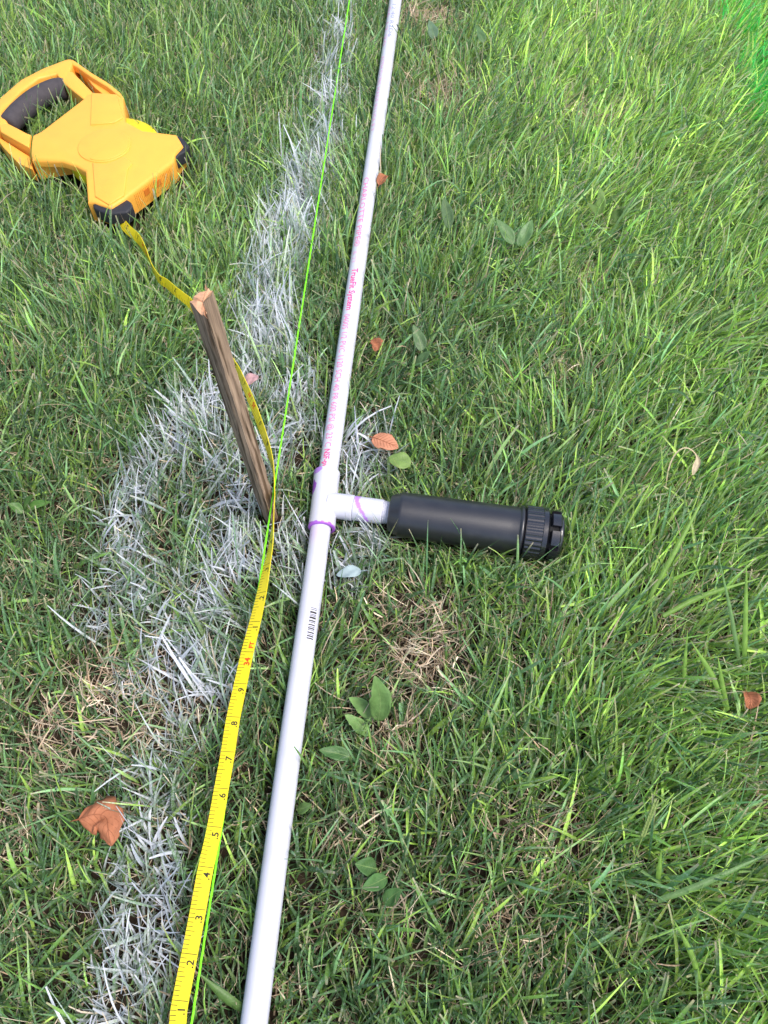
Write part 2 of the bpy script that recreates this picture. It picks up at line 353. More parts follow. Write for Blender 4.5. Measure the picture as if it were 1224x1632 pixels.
# ------------------------------------------------------------------ materials
def mat(name, base, rough=0.5, spec=0.5, noise=0.0, nscale=40.0, bump=0.0, bscale=200.0, stretch=None, second=None, thr=(0.45, 0.6), attr=None):
    m = bpy.data.materials.new(name)
    m.use_nodes = True
    nt = m.node_tree
    b = nt.nodes["Principled BSDF"]
    b.inputs["Roughness"].default_value = rough
    b.inputs["Specular IOR Level"].default_value = spec
    tc = nt.nodes.new("ShaderNodeTexCoord")
    mp = nt.nodes.new("ShaderNodeMapping")
    nt.links.new(tc.outputs["Object"], mp.inputs["Vector"])
    if stretch:
        mp.inputs["Scale"].default_value = stretch
    col = None
    rgb = nt.nodes.new("ShaderNodeRGB")
    rgb.outputs[0].default_value = (*base, 1)
    col = rgb.outputs[0]
    if attr:
        at = nt.nodes.new("ShaderNodeAttribute")
        at.attribute_name = attr
        col = at.outputs["Color"]
    if second is not None:
        n = nt.nodes.new("ShaderNodeTexNoise")
        n.inputs["Scale"].default_value = nscale
        n.inputs["Detail"].default_value = 6
        nt.links.new(mp.outputs[0], n.inputs["Vector"])
        mr = nt.nodes.new("ShaderNodeMapRange")
        mr.inputs[1].default_value, mr.inputs[2].default_value = thr
        nt.links.new(n.outputs[0], mr.inputs[0])
        mx = nt.nodes.new("ShaderNodeMix")
        mx.data_type = 'RGBA'
        nt.links.new(mr.outputs[0], mx.inputs[0])
        nt.links.new(col, mx.inputs[6])
        mx.inputs[7].default_value = (*second, 1)
        col = mx.outputs[2]
    if noise:
        n = nt.nodes.new("ShaderNodeTexNoise")
        n.inputs["Scale"].default_value = nscale * 1.7
        n.inputs["Detail"].default_value = 5
        nt.links.new(mp.outputs[0], n.inputs["Vector"])
        mr = nt.nodes.new("ShaderNodeMapRange")
        mr.inputs[1].default_value, mr.inputs[2].default_value = 0.25, 0.75
        mr.inputs[3].default_value, mr.inputs[4].default_value = 1 - noise, 1 + noise
        nt.links.new(n.outputs[0], mr.inputs[0])
        hs = nt.nodes.new("ShaderNodeHueSaturation")
        nt.links.new(mr.outputs[0], hs.inputs["Value"])
        nt.links.new(col, hs.inputs["Color"])
        col = hs.outputs[0]
    nt.links.new(col, b.inputs["Base Color"])
    if bump:
        n = nt.nodes.new("ShaderNodeTexNoise")
        n.inputs["Scale"].default_value = bscale
        n.inputs["Detail"].default_value = 4
        nt.links.new(mp.outputs[0], n.inputs["Vector"])
        bp = nt.nodes.new("ShaderNodeBump")
        bp.inputs["Strength"].default_value = bump
        bp.inputs["Distance"].default_value = 0.001
        nt.links.new(n.outputs[0], bp.inputs["Height"])
        nt.links.new(bp.outputs[0], b.inputs["Normal"])
    return m


def leafy(name, attr="Col", rough=0.5, spec=0.35, trans=0.35, noise=0.18, nscale=160.0, base=None, bump=0.0, paint=None):
    m = mat(name, base or (0.1, 0.2, 0.05), rough, spec, noise, nscale, bump, 500.0, attr=None if base else attr)
    nt = m.node_tree
    b = nt.nodes["Principled BSDF"]
    out = nt.nodes["Material Output"]
    src = b.inputs["Base Color"].links[0].from_socket
    if paint:
        # sprayed marking paint: the amount is stored in the attribute's alpha, fine noise breaks it into specks and streaks
        at = nt.nodes.new("ShaderNodeAttribute")
        at.attribute_name = attr
        tc = nt.nodes.new("ShaderNodeTexCoord")
        nz_ = nt.nodes.new("ShaderNodeTexNoise")
        nz_.inputs["Scale"].default_value = 420.0
        nz_.inputs["Detail"].default_value = 3
        nt.links.new(tc.outputs["Object"], nz_.inputs["Vector"])
        ad_ = nt.nodes.new("ShaderNodeMath")
        ad_.operation = 'MULTIPLY_ADD'
        nt.links.new(nz_.outputs[0], ad_.inputs[0])
        ad_.inputs[1].default_value = 1.1
        nt.links.new(at.outputs["Alpha"], ad_.inputs[2])
        mr = nt.nodes.new("ShaderNodeMapRange")
        mr.inputs[1].default_value, mr.inputs[2].default_value = 0.58, 1.30
        nt.links.new(ad_.outputs[0], mr.inputs[0])
        mp_ = nt.nodes.new("ShaderNodeMix")
        mp_.data_type = 'RGBA'
        nt.links.new(mr.outputs[0], mp_.inputs[0])
        nt.links.new(src, mp_.inputs[6])
        mp_.inputs[7].default_value = (*paint, 1)
        src = mp_.outputs[2]
        nt.links.new(src, b.inputs["Base Color"])
    tr = nt.nodes.new("ShaderNodeBsdfTranslucent")
    nt.links.new(src, tr.inputs["Color"])
    mx = nt.nodes.new("ShaderNodeMixShader")
    mx.inputs[0].default_value = trans
    nt.links.new(b.outputs[0], mx.inputs[1])
    nt.links.new(tr.outputs[0], mx.inputs[2])
    nt.links.new(mx.outputs[0], out.inputs["Surface"])
    return m


M = dict(
    soil=mat("soil", (0.026, 0.018, 0.012), 0.95, 0.2, 0.35, 60, 0.8, 180, second=(0.055, 0.038, 0.025), thr=(0.4, 0.7)),
    grass=leafy("grass_blade", trans=0.37, rough=0.48, spec=0.32, paint=(0.80, 0.82, 0.89)),
    thatch=leafy("dry_thatch", trans=0.15, rough=0.8, spec=0.2, paint=(0.80, 0.82, 0.89)),
    pvc=mat("white_pvc", (0.72, 0.71, 0.80), 0.33, 0.45, 0.03, 25, 0.08, 90, second=(0.50, 0.49, 0.50), thr=(0.56, 0.80), attr="Col"),
    orange=mat("orange_plastic", (0.86, 0.395, 0.055), 0.5, 0.4, 0.03, 30, 0.25, 700, second=(0.81, 0.365, 0.055), thr=(0.5, 0.8)),
    vent=mat("dark_orange", (0.62, 0.17, 0.02), 0.6, 0.3, 0.1, 60),
    rubber=mat("black_rubber", (0.022, 0.022, 0.028), 0.6, 0.4, 0.1, 60, 0.2, 500),
    grip=mat("charcoal_foam", (0.058, 0.050, 0.054), 0.75, 0.3, 0.15, 80, 0.6, 900),
    tape=mat("yellow_tape", (0.74, 0.60, 0.012), 0.42, 0.45, 0.04, 40, 0.1, 300, second=(0.66, 0.51, 0.015), thr=(0.55, 0.8)),
    ink=mat("black_ink", (0.025, 0.022, 0.015), 0.6, 0.3, 0.1, 300),
    redink=mat("red_ink", (0.75, 0.06, 0.01), 0.6, 0.3, 0.1, 300),
    pink=mat("magenta_ink", (0.80, 0.07, 0.26), 0.5, 0.4, 0.1, 300),
    palepink=mat("worn_magenta_ink", (0.80, 0.14, 0.36), 0.5, 0.4, 0.18, 500),
    faint=mat("faint_magenta_ink", (0.70, 0.34, 0.52), 0.5, 0.4, 0.12, 500),
    blueink=mat("blue_ink", (0.25, 0.27, 0.55), 0.5, 0.4, 0.15, 500),
    string=mat("lime_line", (0.22, 0.88, 0.02), 0.6, 0.3, 0.15, 400, stretch=(1, 0.2, 1)),
    blackp=mat("black_plastic", (0.014, 0.014, 0.018), 0.36, 0.8, 0.15, 40, 0.10, 600, second=(0.034, 0.032, 0.031), thr=(0.55, 0.8)),
    capp=mat("glossy_black_plastic", (0.012, 0.012, 0.016), 0.17, 0.9, 0.1, 60, 0.06, 400),
    deep=mat("recess_black", (0.006, 0.006, 0.007), 0.7, 0.3),
    wood=mat("weathered_wood", (0.33, 0.235, 0.165), 0.9, 0.15, 0.5, 210, 1.0, 420, stretch=(1, 1, 0.055), second=(0.12, 0.078, 0.048), thr=(0.50, 0.60)),
    endwood=mat("cut_end_wood", (0.56, 0.32, 0.19), 0.85, 0.2, 0.12, 250, 0.4, 900),
    brown=leafy("dry_leaf", base=(0.40, 0.15, 0.07), trans=0.12, rough=0.65, noise=0.22, nscale=70, bump=0.5),
    tanleaf=leafy("tan_leaf", base=(0.55, 0.235, 0.13), trans=0.12, rough=0.6, noise=0.16, nscale=90, bump=0.3),
    vein=leafy("leaf_vein", base=(0.26, 0.09, 0.04), trans=0.1, rough=0.7),
    greenleaf=leafy("green_leaf", base=(0.20, 0.31, 0.08), trans=0.2, rough=0.45, noise=0.2, nscale=60, bump=0.4),
    palevein=leafy("pale_vein", base=(0.20, 0.30, 0.10), trans=0.2, rough=0.5),
    weed=leafy("weed_leaf", trans=0.25, rough=0.42, spec=0.4, noise=0.22, nscale=80, bump=0.4),
    paintleaf=leafy("painted_leaf", base=(0.29, 0.37, 0.38), trans=0.05, rough=0.7, noise=0.12, nscale=120),
    redleaf=leafy("red_leaf", base=(0.45, 0.27, 0.28), trans=0.1, rough=0.7, noise=0.3, nscale=140),
)


# ------------------------------------------------------------------ ground
def grid_ground():
    xs = np.concatenate([[-60, -15, -4, -1.8], np.linspace(-1.2, 1.2, 61), [1.8, 4, 15, 60]])
    ys = np.concatenate([[-60, -15, -4, -1.2], np.linspace(-0.6, 2.2, 71), [3, 5, 15, 60]])
    v, f = [], []
    for y in ys:
        for x in xs:
            z = 0.0
            if abs(x) < 1.3 and -0.7 < y < 2.3:
                z = 0.004 * math.sin(x * 23 + 1.3) * math.cos(y * 19) + random.uniform(-0.0025, 0.0025)
            v.append((x, y, z))
    nx = len(xs)
    for j in range(len(ys) - 1):
        for i in range(nx - 1):
            f.append((j * nx + i, j * nx + i + 1, (j + 1) * nx + i + 1, (j + 1) * nx + i))
    o = from_lists("ground", v, f, M["soil"])
    return tag(o, "dark soil under the lawn grass", None, None, "structure")


grid_ground()

# ------------------------------------------------------------------ white pipe with tee and threaded adapter
PR = 0.01067
WHITE = np.array([0.575, 0.573, 0.65])
PURPLE = np.array([0.30, 0.07, 0.50])


def paint_col(o, fn):
    me = o.data
    n = len(me.vertices)
    off = Vector((0, 0, 0))
    p = o.parent
    while p is not None:
        off += p.location
        p = p.parent
    c = np.ones((n, 4), np.float32)
    for i, v in enumerate(me.vertices):
        c[i, :3] = fn(v.co + off)
    a = me.color_attributes.new("Col", 'FLOAT_COLOR', 'POINT')
    a.data.foreach_set("color", c.ravel())


pp = smooth_path(D['pipe'], 400)
tee = [Vector(p) for p in D['tee']]
tee_c = tee[1]
pipe_thing = empty("pvc_pipe", (tee_c.x, tee_c.y, 0.0),
                   "long white plastic irrigation pipe with tee and magenta print lying on the lawn", "pipe")
ax_d = (tee[0] - tee[2]).normalized()          # away from the camera
i_far = int(np.argmin(np.linalg.norm(pp - np.array(tee[0]), axis=1)))
i_near = int(np.argmin(np.linalg.norm(pp - np.array(tee[2]), axis=1)))
near_pts, far_pts = pp[:i_near + 12], pp[i_far - 12:]


def smear(v):
    """primer smear that ran a few centimetres down the pipe, on its left shoulder"""
    s = (v - tee[2]).dot(ax_d)
    side = (v - tee_c).x - (v - tee_c).y * ax_d.x / ax_d.y
    k = max(0.0, 1 - abs(s + 0.010) / 0.016) * max(0.0, min(1, (0.001 - side) / 0.006))
    return WHITE * (1 - 0.45 * k) + np.array([0.62, 0.42, 0.72]) * 0.45 * k


o = tube("pipe_length", near_pts, PR, M["pvc"], pipe_thing, 32)
paint_col(o, smear)
far_pipe = tube("pipe_length.001", far_pts, PR, M["pvc"], pipe_thing, 32)
paint_col(far_pipe, lambda v: WHITE)

# tee: run along the pipe, branch towards the sprinkler
br = [Vector(p) for p in D['branch']]
L = (tee[0] - tee[2]).length
a0, b0 = tee[2], tee[0]
prof = [(0.0, PR + 0.0003), (0.0, 0.0134), (0.0008, 0.0144)]
prof += [(t, 0.0144 - 0.0006 * math.sin(math.pi * t / L)) for t in np.linspace(0.002, L - 0.002, 110)]
prof += [(L - 0.0008, 0.0144), (L, 0.0134), (L, PR + 0.0003)]
o = lathe("tee_fitting", a0, b0, prof, M["pvc"], pipe_thing, 160, cap=False)


def tee_col(v):
    d = v - a0
    s = d.dot(ax_d)
    lat = d - ax_d * s
    side = lat.x
    c = WHITE.copy()
    wob = 0.0012 * math.sin(lat.x * 900) + 0.0008 * math.sin(lat.z * 1300)
    if s < 0.0020 + wob * 0.6 + 0.0016 * max(0, -lat.x / 0.0137):
        c = np.array([0.36, 0.11, 0.55])
    # dried primer drips on the left flank near the far mouth
    ang = math.atan2(-side, max(lat.z, -0.02))          # 0 on top, 90 deg at the left flank
    e1 = ((s - 0.0470) / 0.0095) ** 2 + ((ang - 1.22) / 0.50) ** 2
    e2 = ((s - (L - 0.0035)) / 0.0042) ** 2 + ((ang - 0.95) / 0.70) ** 2
    wv = 0.15 * math.sin(ang * 11 + s * 500)
    if e1 < 1 + wv:
        c = PURPLE
    elif e2 < 1 + wv:
        c = np.array([0.40, 0.20, 0.60])
    return c


paint_col(o, tee_col)
bd = (br[2] - br[0]).normalized()
brL = (br[2] - br[0]).length
j = (br[1] - br[0]).length
prof = [(0.004, 0.0131), (0.016, 0.0131), (j - 0.002, 0.0134), (j - 0.0006, 0.0134), (j, 0.0128)]
prof = [(t, r) for t, r in prof]
full = [(t, 0.0136 + 0.0004 * t / j) for t in np.linspace(0.004, j - 0.002, 24)] + [(j - 0.0006, 0.0140), (j, 0.0133), (j, 0.004)]
o = lathe("tee_branch", br[0], br[2], full, M["pvc"], pipe_thing, 48, cap=False)
paint_col(o, lambda v: WHITE)
# male adapter: collar then thread
ad = [(j + 0.0002, 0.006), (j + 0.0002, 0.0126), (j + 0.0008, 0.0132)]
ad += [(t, 0.0132) for t in np.linspace(j + 0.0015, brL - 0.0085, 30)]
t = brL - 0.008
ad += [(t, 0.0128)]
while t < brL + 0.001:
    ad += [(t, 0.0113), (t + 0.0004, 0.0113), (t + 0.0008, 0.0125), (t + 0.0012, 0.0125)]
    t += 0.0017
o = lathe("threaded_adapter", br[0], br[2], ad, M["pvc"], pipe_thing, 96, cap=False)
_, sS, sU = frame_of(bd)


def adapter_col(v):
    d = v - br[0]
    s = d.dot(bd) - j
    ang = math.atan2((d - bd * d.dot(bd)).dot(sU), (d - bd * d.dot(bd)).dot(sS))
    # diagonal primer stripe that runs from the far side over the top to the near side
    south = -(d - bd * d.dot(bd)).y / 0.0132
    centre = 0.0035 + 0.0065 * (south + 0.4) ** 2 * (1 if south > -0.4 else 0.1)
    w = 0.0025 - 0.0006 * south + 0.0005 * math.sin(v.x * 1700)
    if abs(s - centre) < w:
        return np.array([0.46, 0.22, 0.68])
    return WHITE


paint_col(o, adapter_col)


# print on the pipe: flat lettering wrapped on the tube
cum = np.concatenate([[0], np.cumsum(np.linalg.norm(np.diff(pp, axis=0), axis=1))])


def pipe_at(s):
    i = int(np.clip(np.searchsorted(cum, s) - 1, 0, len(pp) - 2))
    t = (s - cum[i]) / (cum[i + 1] - cum[i])
    p = pp[i] * (1 - t) + pp[i + 1] * t
    d = pp[min(i + 1, len(pp) - 1)] - pp[max(i - 1, 0)]
    d = d / np.linalg.norm(d)
    return p, d


def s_of(y):
    return float(np.interp(y, pp[:, 1], cum))


def text_bm(txt, size, weight=0.0, space=1.0):
    c = bpy.data.curves.new("lettering_curve", 'FONT')
    c.body = txt
    c.size = size
    c.offset = weight
    c.space_character = space
    c.resolution_u = 2
    ob = bpy.data.objects.new("lettering_curve", c)
    link(ob)
    dg = bpy.context.evaluated_depsgraph_get()
    me = bpy.data.meshes.new_from_object(ob.evaluated_get(dg))
    bm = bmesh.new()
    bm.from_mesh(me)
    bpy.data.objects.remove(ob)
    bpy.data.meshes.remove(me)
    bpy.data.curves.remove(c)
    return bm


def wrap_print(bms, name, m, parent, r):
    """bms: list of (bm with u,v ; s0 ; ang0): u runs towards the camera, letter tops to the right"""
    V, F = [], []
    for bm, s0, ang0 in bms:
        bmesh.ops.triangulate(bm, faces=bm.faces)
        v0 = min(v.co.y for v in bm.verts)
        v1 = max(v.co.y for v in bm.verts)
        for k in range(1, 6):
            g = bm.verts[:] + bm.edges[:] + bm.faces[:]
            bmesh.ops.bisect_plane(bm, geom=g, plane_co=(0, v0 + (v1 - v0) * k / 6, 0), plane_no=(0, 1, 0))
        base = len(V)
        bm.verts.index_update()
        for v in bm.verts:
            p, d = pipe_at(s0 - v.co.x)
            right = np.array([d[1], -d[0], 0.0])
            right /= np.linalg.norm(right)
            up = np.cross(right, d)
            a = ang0 + v.co.y / r
            V.append(p + (right * math.sin(a) + up * math.cos(a)) * r)
        for f in bm.faces:
            F.append(tuple(base + v.index for v in f.verts))
        bm.free()
    return tag(from_lists(name, V, F, m, parent, False), kind="stuff")


def fit_text(txt, y0, y1, h, weight=0.0):
    """text whose ink runs from world y0 (start) to y1 along the pipe, cap height h"""
    bm = text_bm(txt, 1.0, 0.0)
    xs = [v.co.x for v in bm.verts]
    want = s_of(y0) - s_of(y1)
    kx = want / (max(xs) - min(xs))
    ky = h / 0.72
    bm.free()
    bm = text_bm(txt, 1.0, weight)
    x0 = min(v.co.x for v in bm.verts)
    for v in bm.verts:
        v.co.x = (v.co.x - x0) * kx
        v.co.y = v.co.y * ky - 0.36 * ky
    return bm, s_of(y0)


lr = PR + 0.00012
for nm, m, rows in D['print']:
    items = []
    for txt, y0, y1, h, ang, wt in rows:
        b, s0 = fit_text(txt, y0, y1, h, wt)
        items.append((b, s0, ang))
    wrap_print(items, "printed_lettering", M[m], pipe_thing, lr)
# bar code on the near length
bm = bmesh.new()
y0, y1 = D['bar']
tot = s_of(y0) - s_of(y1)
u = 0.0
rb = random.Random(4)
while u < tot:
    w = rb.choice([0.0006, 0.0006, 0.0012, 0.0018])
    vv = [bm.verts.new((u, -0.0035, 0)), bm.verts.new((u + w, -0.0035, 0)), bm.verts.new((u + w, 0.0035, 0)), bm.verts.new((u, 0.0035, 0))]
    bm.faces.new(vv)
    u += w + rb.choice([0.0008, 0.0011, 0.0016])
wrap_print([(bm, s_of(y0), 0.55)], "barcode", M["ink"], pipe_thing, lr)

# ------------------------------------------------------------------ sprinkler
sp = [Vector(p) for p in D['spr']]
sL = (sp[1] - sp[0]).length
spr = empty("pop_up_sprinkler", (sp[0].x, sp[0].y, 0.0),
            "black cylindrical pop-up sprinkler head lying at the end of the white tee", "sprinkler")
e = sL
lathe("sprinkler_body", sp[0], sp[1],
      [(-0.001, 0.0), (-0.001, 0.0170), (-0.0004, 0.0186), (0.0004, 0.0194), (0.0090, 0.0228), (0.0096, 0.0233), (0.0103, 0.0237), (0.013, 0.0238)]
      + [(t, 0.0238 + 0.0010 * (t - 0.013) / 0.12) for t in np.linspace(0.02, 0.134, 12)]
      + [(0.1345, 0.0249), (0.135, 0.0263), (0.1362, 0.0270), (0.1378, 0.0270), (0.1386, 0.0262), (0.1388, 0.0250), (0.1402, 0.0250), (0.1402, 0.0)],
      M["blackp"], spr, 64, cap=False)
collar = lathe("ribbed_collar", sp[0], sp[1],
      [(0.1403, 0.0), (0.1403, 0.0262), (0.1408, 0.0270), (0.1412, 0.0270), (0.1413, 0.0272), (0.1575, 0.0275), (0.1576, 0.0276), (0.1582, 0.0281), (0.1625, 0.0281), (0.1632, 0.0272), (0.1633, 0.0)],
      M["capp"], spr, 128, ribs=1, ribh=0.0007, rib_range=(0.1413, 0.1575), cap=False)
sharp(collar, 30)
lathe("cap_core", sp[0], sp[1],
      [(0.1634, 0.0), (0.1634, 0.0222), (0.1665, 0.0222), (0.1668, 0.0218), (e - 0.0062, 0.0218), (e - 0.0061, 0.0)], M["deep"], spr, 48, cap=False)
lathe("cap_disc", sp[0], sp[1],
      [(e - 0.0060, 0.0), (e - 0.0060, 0.0222), (e - 0.0050, 0.0230), (e - 0.0020, 0.0226), (e - 0.0008, 0.0208), (e, 0.0150), (e, 0.0122), (e - 0.0012, 0.0112), (e - 0.0012, 0.0)],
      M["capp"], spr, 48, cap=False)
# curved tabs round the cap, separated by dark slots
sd_, ss_, su_ = frame_of(sp[1] - sp[0])
tab_proto = None
for k in range(8):
    ac = 2 * math.pi * (k + 0.22) / 8
    half = 2 * math.pi / 8 * 0.36
    v, f = [], []
    nn = 7
    for t in (0.1662, 0.1672, e - 0.0052, e - 0.0040):
        rr = 0.0270 if 0.167 <= t <= e - 0.005 else 0.0258
        for q in range(nn):
            a = ac - half + 2 * half * q / (nn - 1)
            v.append(sp[0] + sd_ * t + (ss_ * math.cos(a) + su_ * math.sin(a)) * rr)
        for q in range(nn):
            a = ac - half + 2 * half * q / (nn - 1)
            v.append(sp[0] + sd_ * t + (ss_ * math.cos(a) + su_ * math.sin(a)) * 0.0215)
    w = 2 * nn
    for i in range(3):
        for q in range(nn - 1):
            f.append((i * w + q, i * w + q + 1, (i + 1) * w + q + 1, (i + 1) * w + q))
        f.append((i * w, (i + 1) * w, (i + 1) * w + nn, i * w + nn))
        f.append((i * w + nn - 1, i * w + w - 1, (i + 1) * w + w - 1, (i + 1) * w + nn - 1))
    for q in range(nn - 1):
        f.append((q, nn + q, nn + q + 1, q + 1))
        f.append((3 * w + q, 3 * w + q + 1, 3 * w + nn + q + 1, 3 * w + nn + q))
    t_ = from_lists("cap_tab", v, f, M["capp"], spr)
    sharp(t_, 30)
# small moulded pip on the shoulder
pc = sp[0] + sd_ * 0.0145 + (su_ * math.cos(0.85) - ss_ * math.sin(0.85) * (1 if ss_.y < 0 else -1)) * 0.0237
bm = bmesh.new()
bmesh.ops.create_icosphere(bm, subdivisions=2, radius=0.0012, matrix=Matrix.Translation(pc))
from_bm("moulded_pip", bm, M["capp"], spr)

# ------------------------------------------------------------------ wooden stake
st_top = np.array(D['stake_top'])
st_base = np.array(D['stake_base'])
cen = st_top.mean(0)
stake = empty("wooden_stake", tuple(st_base), "weathered brown wooden stake with pale cut top driven upright into the lawn", "stake")


def densify(poly, k):
    out = []
    n = len(poly)
    for i in range(n):
        for q in range(k):
            out.append(poly[i] * (1 - q / k) + poly[(i + 1) % n] * q / k)
    return np.array(out)


# section in mm round the stake axis: a moulding with a cove and a saw-cut groove on its face
sec = (st_top[:, :2] - cen[:2]) * 1.10
sec = densify(sec, 3)
nz = 44
v, f = [], []
rs = np.random.default_rng(3)
streak = rs.normal(0, 0.00028, len(sec))
for i in range(nz):
    t = i / (nz - 1)
    z = -0.03 + (0.335 + 0.03) * t
    c = st_base[:2] + (cen[:2] - st_base[:2]) * max(0, z) / 0.335
    k = 0.93 + 0.07 * t if z > 0.045 else max(0.25, 0.55 + 0.38 * (z + 0.03) / 0.075)
    for q, (dx, dy) in enumerate(sec):
        rr = 1 + (streak[q] * 110)
        w = rs.normal(0, 0.00018)
        zz = z + (rs.normal(0, 0.0012) if i == nz - 1 else 0)
        v.append((c[0] + dx * k * rr + w, c[1] + dy * k * rr + w, zz))
n = len(sec)
for i in range(nz - 1):
    for q in range(n):
        f.append((i * n + q, i * n + (q + 1) % n, (i + 1) * n + (q + 1) % n, (i + 1) * n + q))
f.append(tuple(range(n))[::-1])
shaft = from_lists("stake_shaft", v, f, M["wood"], stake)
sharp(shaft, 28)
topv = [Vector(p) for p in v[(nz - 1) * n:]]
cc = sum(topv, Vector()) / n
bm = bmesh.new()
outer = [bm.verts.new(p + Vector((0, 0, 0.0003))) for p in topv]
inner = [bm.verts.new(p * 0.5 + cc * 0.5 + Vector((0, 0, 0.0012 + rs.normal(0, 0.0007)))) for p in topv]
mid = bm.verts.new(cc + Vector((0.0, 0.0, 0.001)))
for q in range(n):
    bm.faces.new((outer[q], outer[(q + 1) % n], inner[(q + 1) % n], inner[q]))
    bm.faces.new((inner[q], inner[(q + 1) % n], mid))
from_bm("cut_end", bm, M["endwood"], stake, False)
for (ix, dz, dx, dy, ln) in ((21, -0.002, 0.0008, -0.0022, 0.007), (6, 0.001, -0.0003, 0.001, 0.005), (23, -0.022, 0.0012, -0.0022, 0.004)):
    p0 = topv[ix] + Vector((0, 0, dz))
    tip = p0 + Vector((dx, dy, ln))
    w = 0.0011
    from_lists("splinter", [p0 + Vector((-w, 0, 0)), p0 + Vector((w, 0, 0)), p0 + Vector((0, w, 0.001)), tip],
               [(0, 1, 3), (1, 2, 3), (2, 0, 3), (0, 2, 1)], M["endwood"], stake, False)

# ------------------------------------------------------------------ lime mason line
sl = np.array(D['string'])
spts = smooth_path(sl[[0, -1]], 260)
nS = len(spts)
V, F = [], []
for strand in range(3):
    for i, p in enumerate(spts):
        a = i * 0.9 + strand * 2 * math.pi / 3
        c = p + np.array([math.cos(a), 0, math.sin(a)]) * 0.00045
        for k in range(6):
            b = 2 * math.pi * k / 6
            V.append(c + np.array([math.cos(b), 0, math.sin(b)]) * 0.00062)
    o0 = strand * nS * 6
    for i in range(nS - 1):
        for k in range(6):
            F.append((o0 + i * 6 + k, o0 + i * 6 + (k + 1) % 6, o0 + (i + 1) * 6 + (k + 1) % 6, o0 + (i + 1) * 6 + k))
tag(from_lists("string_line", V, F, M["string"]), "taut fluorescent lime string line running beside the white pipe", "string")

# ------------------------------------------------------------------ tape measure
T = D['T']
Z0 = T - 0.032
hub = D['hub']
tm = empty("tape_measure", (hub[0], hub[1], 0.0), "open-reel tape measure in an orange case with its yellow tape pulled out", "tape measure")
prism_obj("case_body", [D['body']], M["orange"], tm, T - 0.011, T, 0.0045)
prism_obj("case_walls", [D['walls']], M["orange"], tm, Z0, T - 0.0112, 0.0)
# handle: bar plus two channelled arms
ho, hi = D['handle_out'], D['hole']
bar = [ho[0], ho[1], ho[2], ho[3], ho[4], ho[5], ho[6], ho[7], hi[4], hi[5], hi[6], hi[7], hi[8], hi[0]]
prism_obj("handle_bar", [bar], M["orange"], tm, Z0 + 0.006, T - 0.0005, 0.004)
prism_obj("arm_rib", [D['arm_lo_in']], M["orange"], tm, Z0 + 0.004, T - 0.001, 0.002)
prism_obj("arm_rib", [D['arm_up_in']], M["orange"], tm, Z0 + 0.004, T - 0.001, 0.002)
prism_obj("arm_flange", [D['arm_lo_out']], M["orange"], tm, Z0, T - 0.013, 0.003)
up = D['arm_up_out']
prism_obj("arm_flange", [[up[0], up[1], up[2], up[3], up[4], up[5], up[6], up[7], up[8]]], M["orange"], tm, Z0, T - 0.009, 0.003)
rim = np.array([up[0], up[1], up[2], up[3], up[4], up[5]])
inn = rim + (np.array(hub[:2]) - rim) * 0.075
prism_obj("arm_rim", [[tuple(p) for p in rim] + [tuple(p) for p in inn[::-1]]], M["orange"], tm, T - 0.012, T - 0.0008, 0.002)
# raised pads on the face
prism_obj("face_panel", [D['panel_b']], M["orange"], tm, T - 0.002, T + 0.0022, 0.0018)
prism_obj("face_panel", [D['panel_u']], M["orange"], tm, T - 0.002, T + 0.0020, 0.0016)
HR = 0.0372
disc = [(hub[0] + HR * math.cos(a), hub[1] + HR * math.sin(a)) for a in np.linspace(0, 2 * math.pi, 64, endpoint=False)]
prism_obj("hub_disc", [disc], M["orange"], tm, T - 0.002, T + 0.0016, 0.0014)
ha = math.atan2(D['hubpts'][3][1] - D['hubpts'][4][1], D['hubpts'][3][0] - D['hubpts'][4][0])
half = [(hub[0] + (HR - 0.0025) * math.cos(a), hub[1] + (HR - 0.0025) * math.sin(a)) for a in np.linspace(ha - math.pi + 0.12, ha - 0.12, 40)]
prism_obj("crank_cover", [half], M["orange"], tm, T, T + 0.0028, 0.0011)
# reel of tape between the plates: wound turns
rp = [np.array(p) for p in D['reelpts']]
rc = np.array(D['reel_c'])
RR = D['reel_r']
prof = []
for q in range(14):
    prof.append((q * 0.00155, RR - (0.0006 if q % 2 else 0.0)))
lathe("tape_reel", (rc[0], rc[1], T - 0.027), (rc[0], rc[1], T - 0.004), [(0, 0.02)] + prof + [(13 * 0.00155, 0.02)], M["tape"], tm, 96, cap=False)
# rubber feet
for key in ("foot_a", "foot_b"):
    prism_obj("rubber_foot", [D[key]], M["rubber"], tm, Z0 + 0.011, T - 0.004, 0.0035, True)
# ribbed strip and slots on the wall between the feet
wa, wb = np.array(D['body'][9]), np.array(D['body'][10])
wd = (wb - wa) / np.linalg.norm(wb - wa)
wn_ = np.array([wd[1], -wd[0]])
if wn_[1] > 0:
    wn_ = -wn_
bm = bmesh.new()
wl = np.linalg.norm(wb - wa)
k = 0.010
while k < wl - 0.008:
    c = wa + wd * k
    prism(bm, [c + wn_ * -0.001, c + wd * 0.0014 + wn_ * -0.001, c + wd * 0.0012 + wn_ * 0.0007, c + wd * 0.0002 + wn_ * 0.0007], Z0 + 0.006, T - 0.0055)
    k += 0.0030
tag(from_bm("ribbed_strip", bm, M["orange"], tm, False), kind="stuff")
for fr in (0.40, 0.66):
    c = wa + wd * wl * fr
    prism_obj("wall_slot", [[c + wn_ * -0.002 - wd * 0.005, c + wd * 0.005 + wn_ * -0.002, c + wd * 0.0045 + wn_ * 0.0010, c - wd * 0.0045 + wn_ * 0.0010]], M["vent"], tm, T - 0.018, T - 0.009, 0.0)
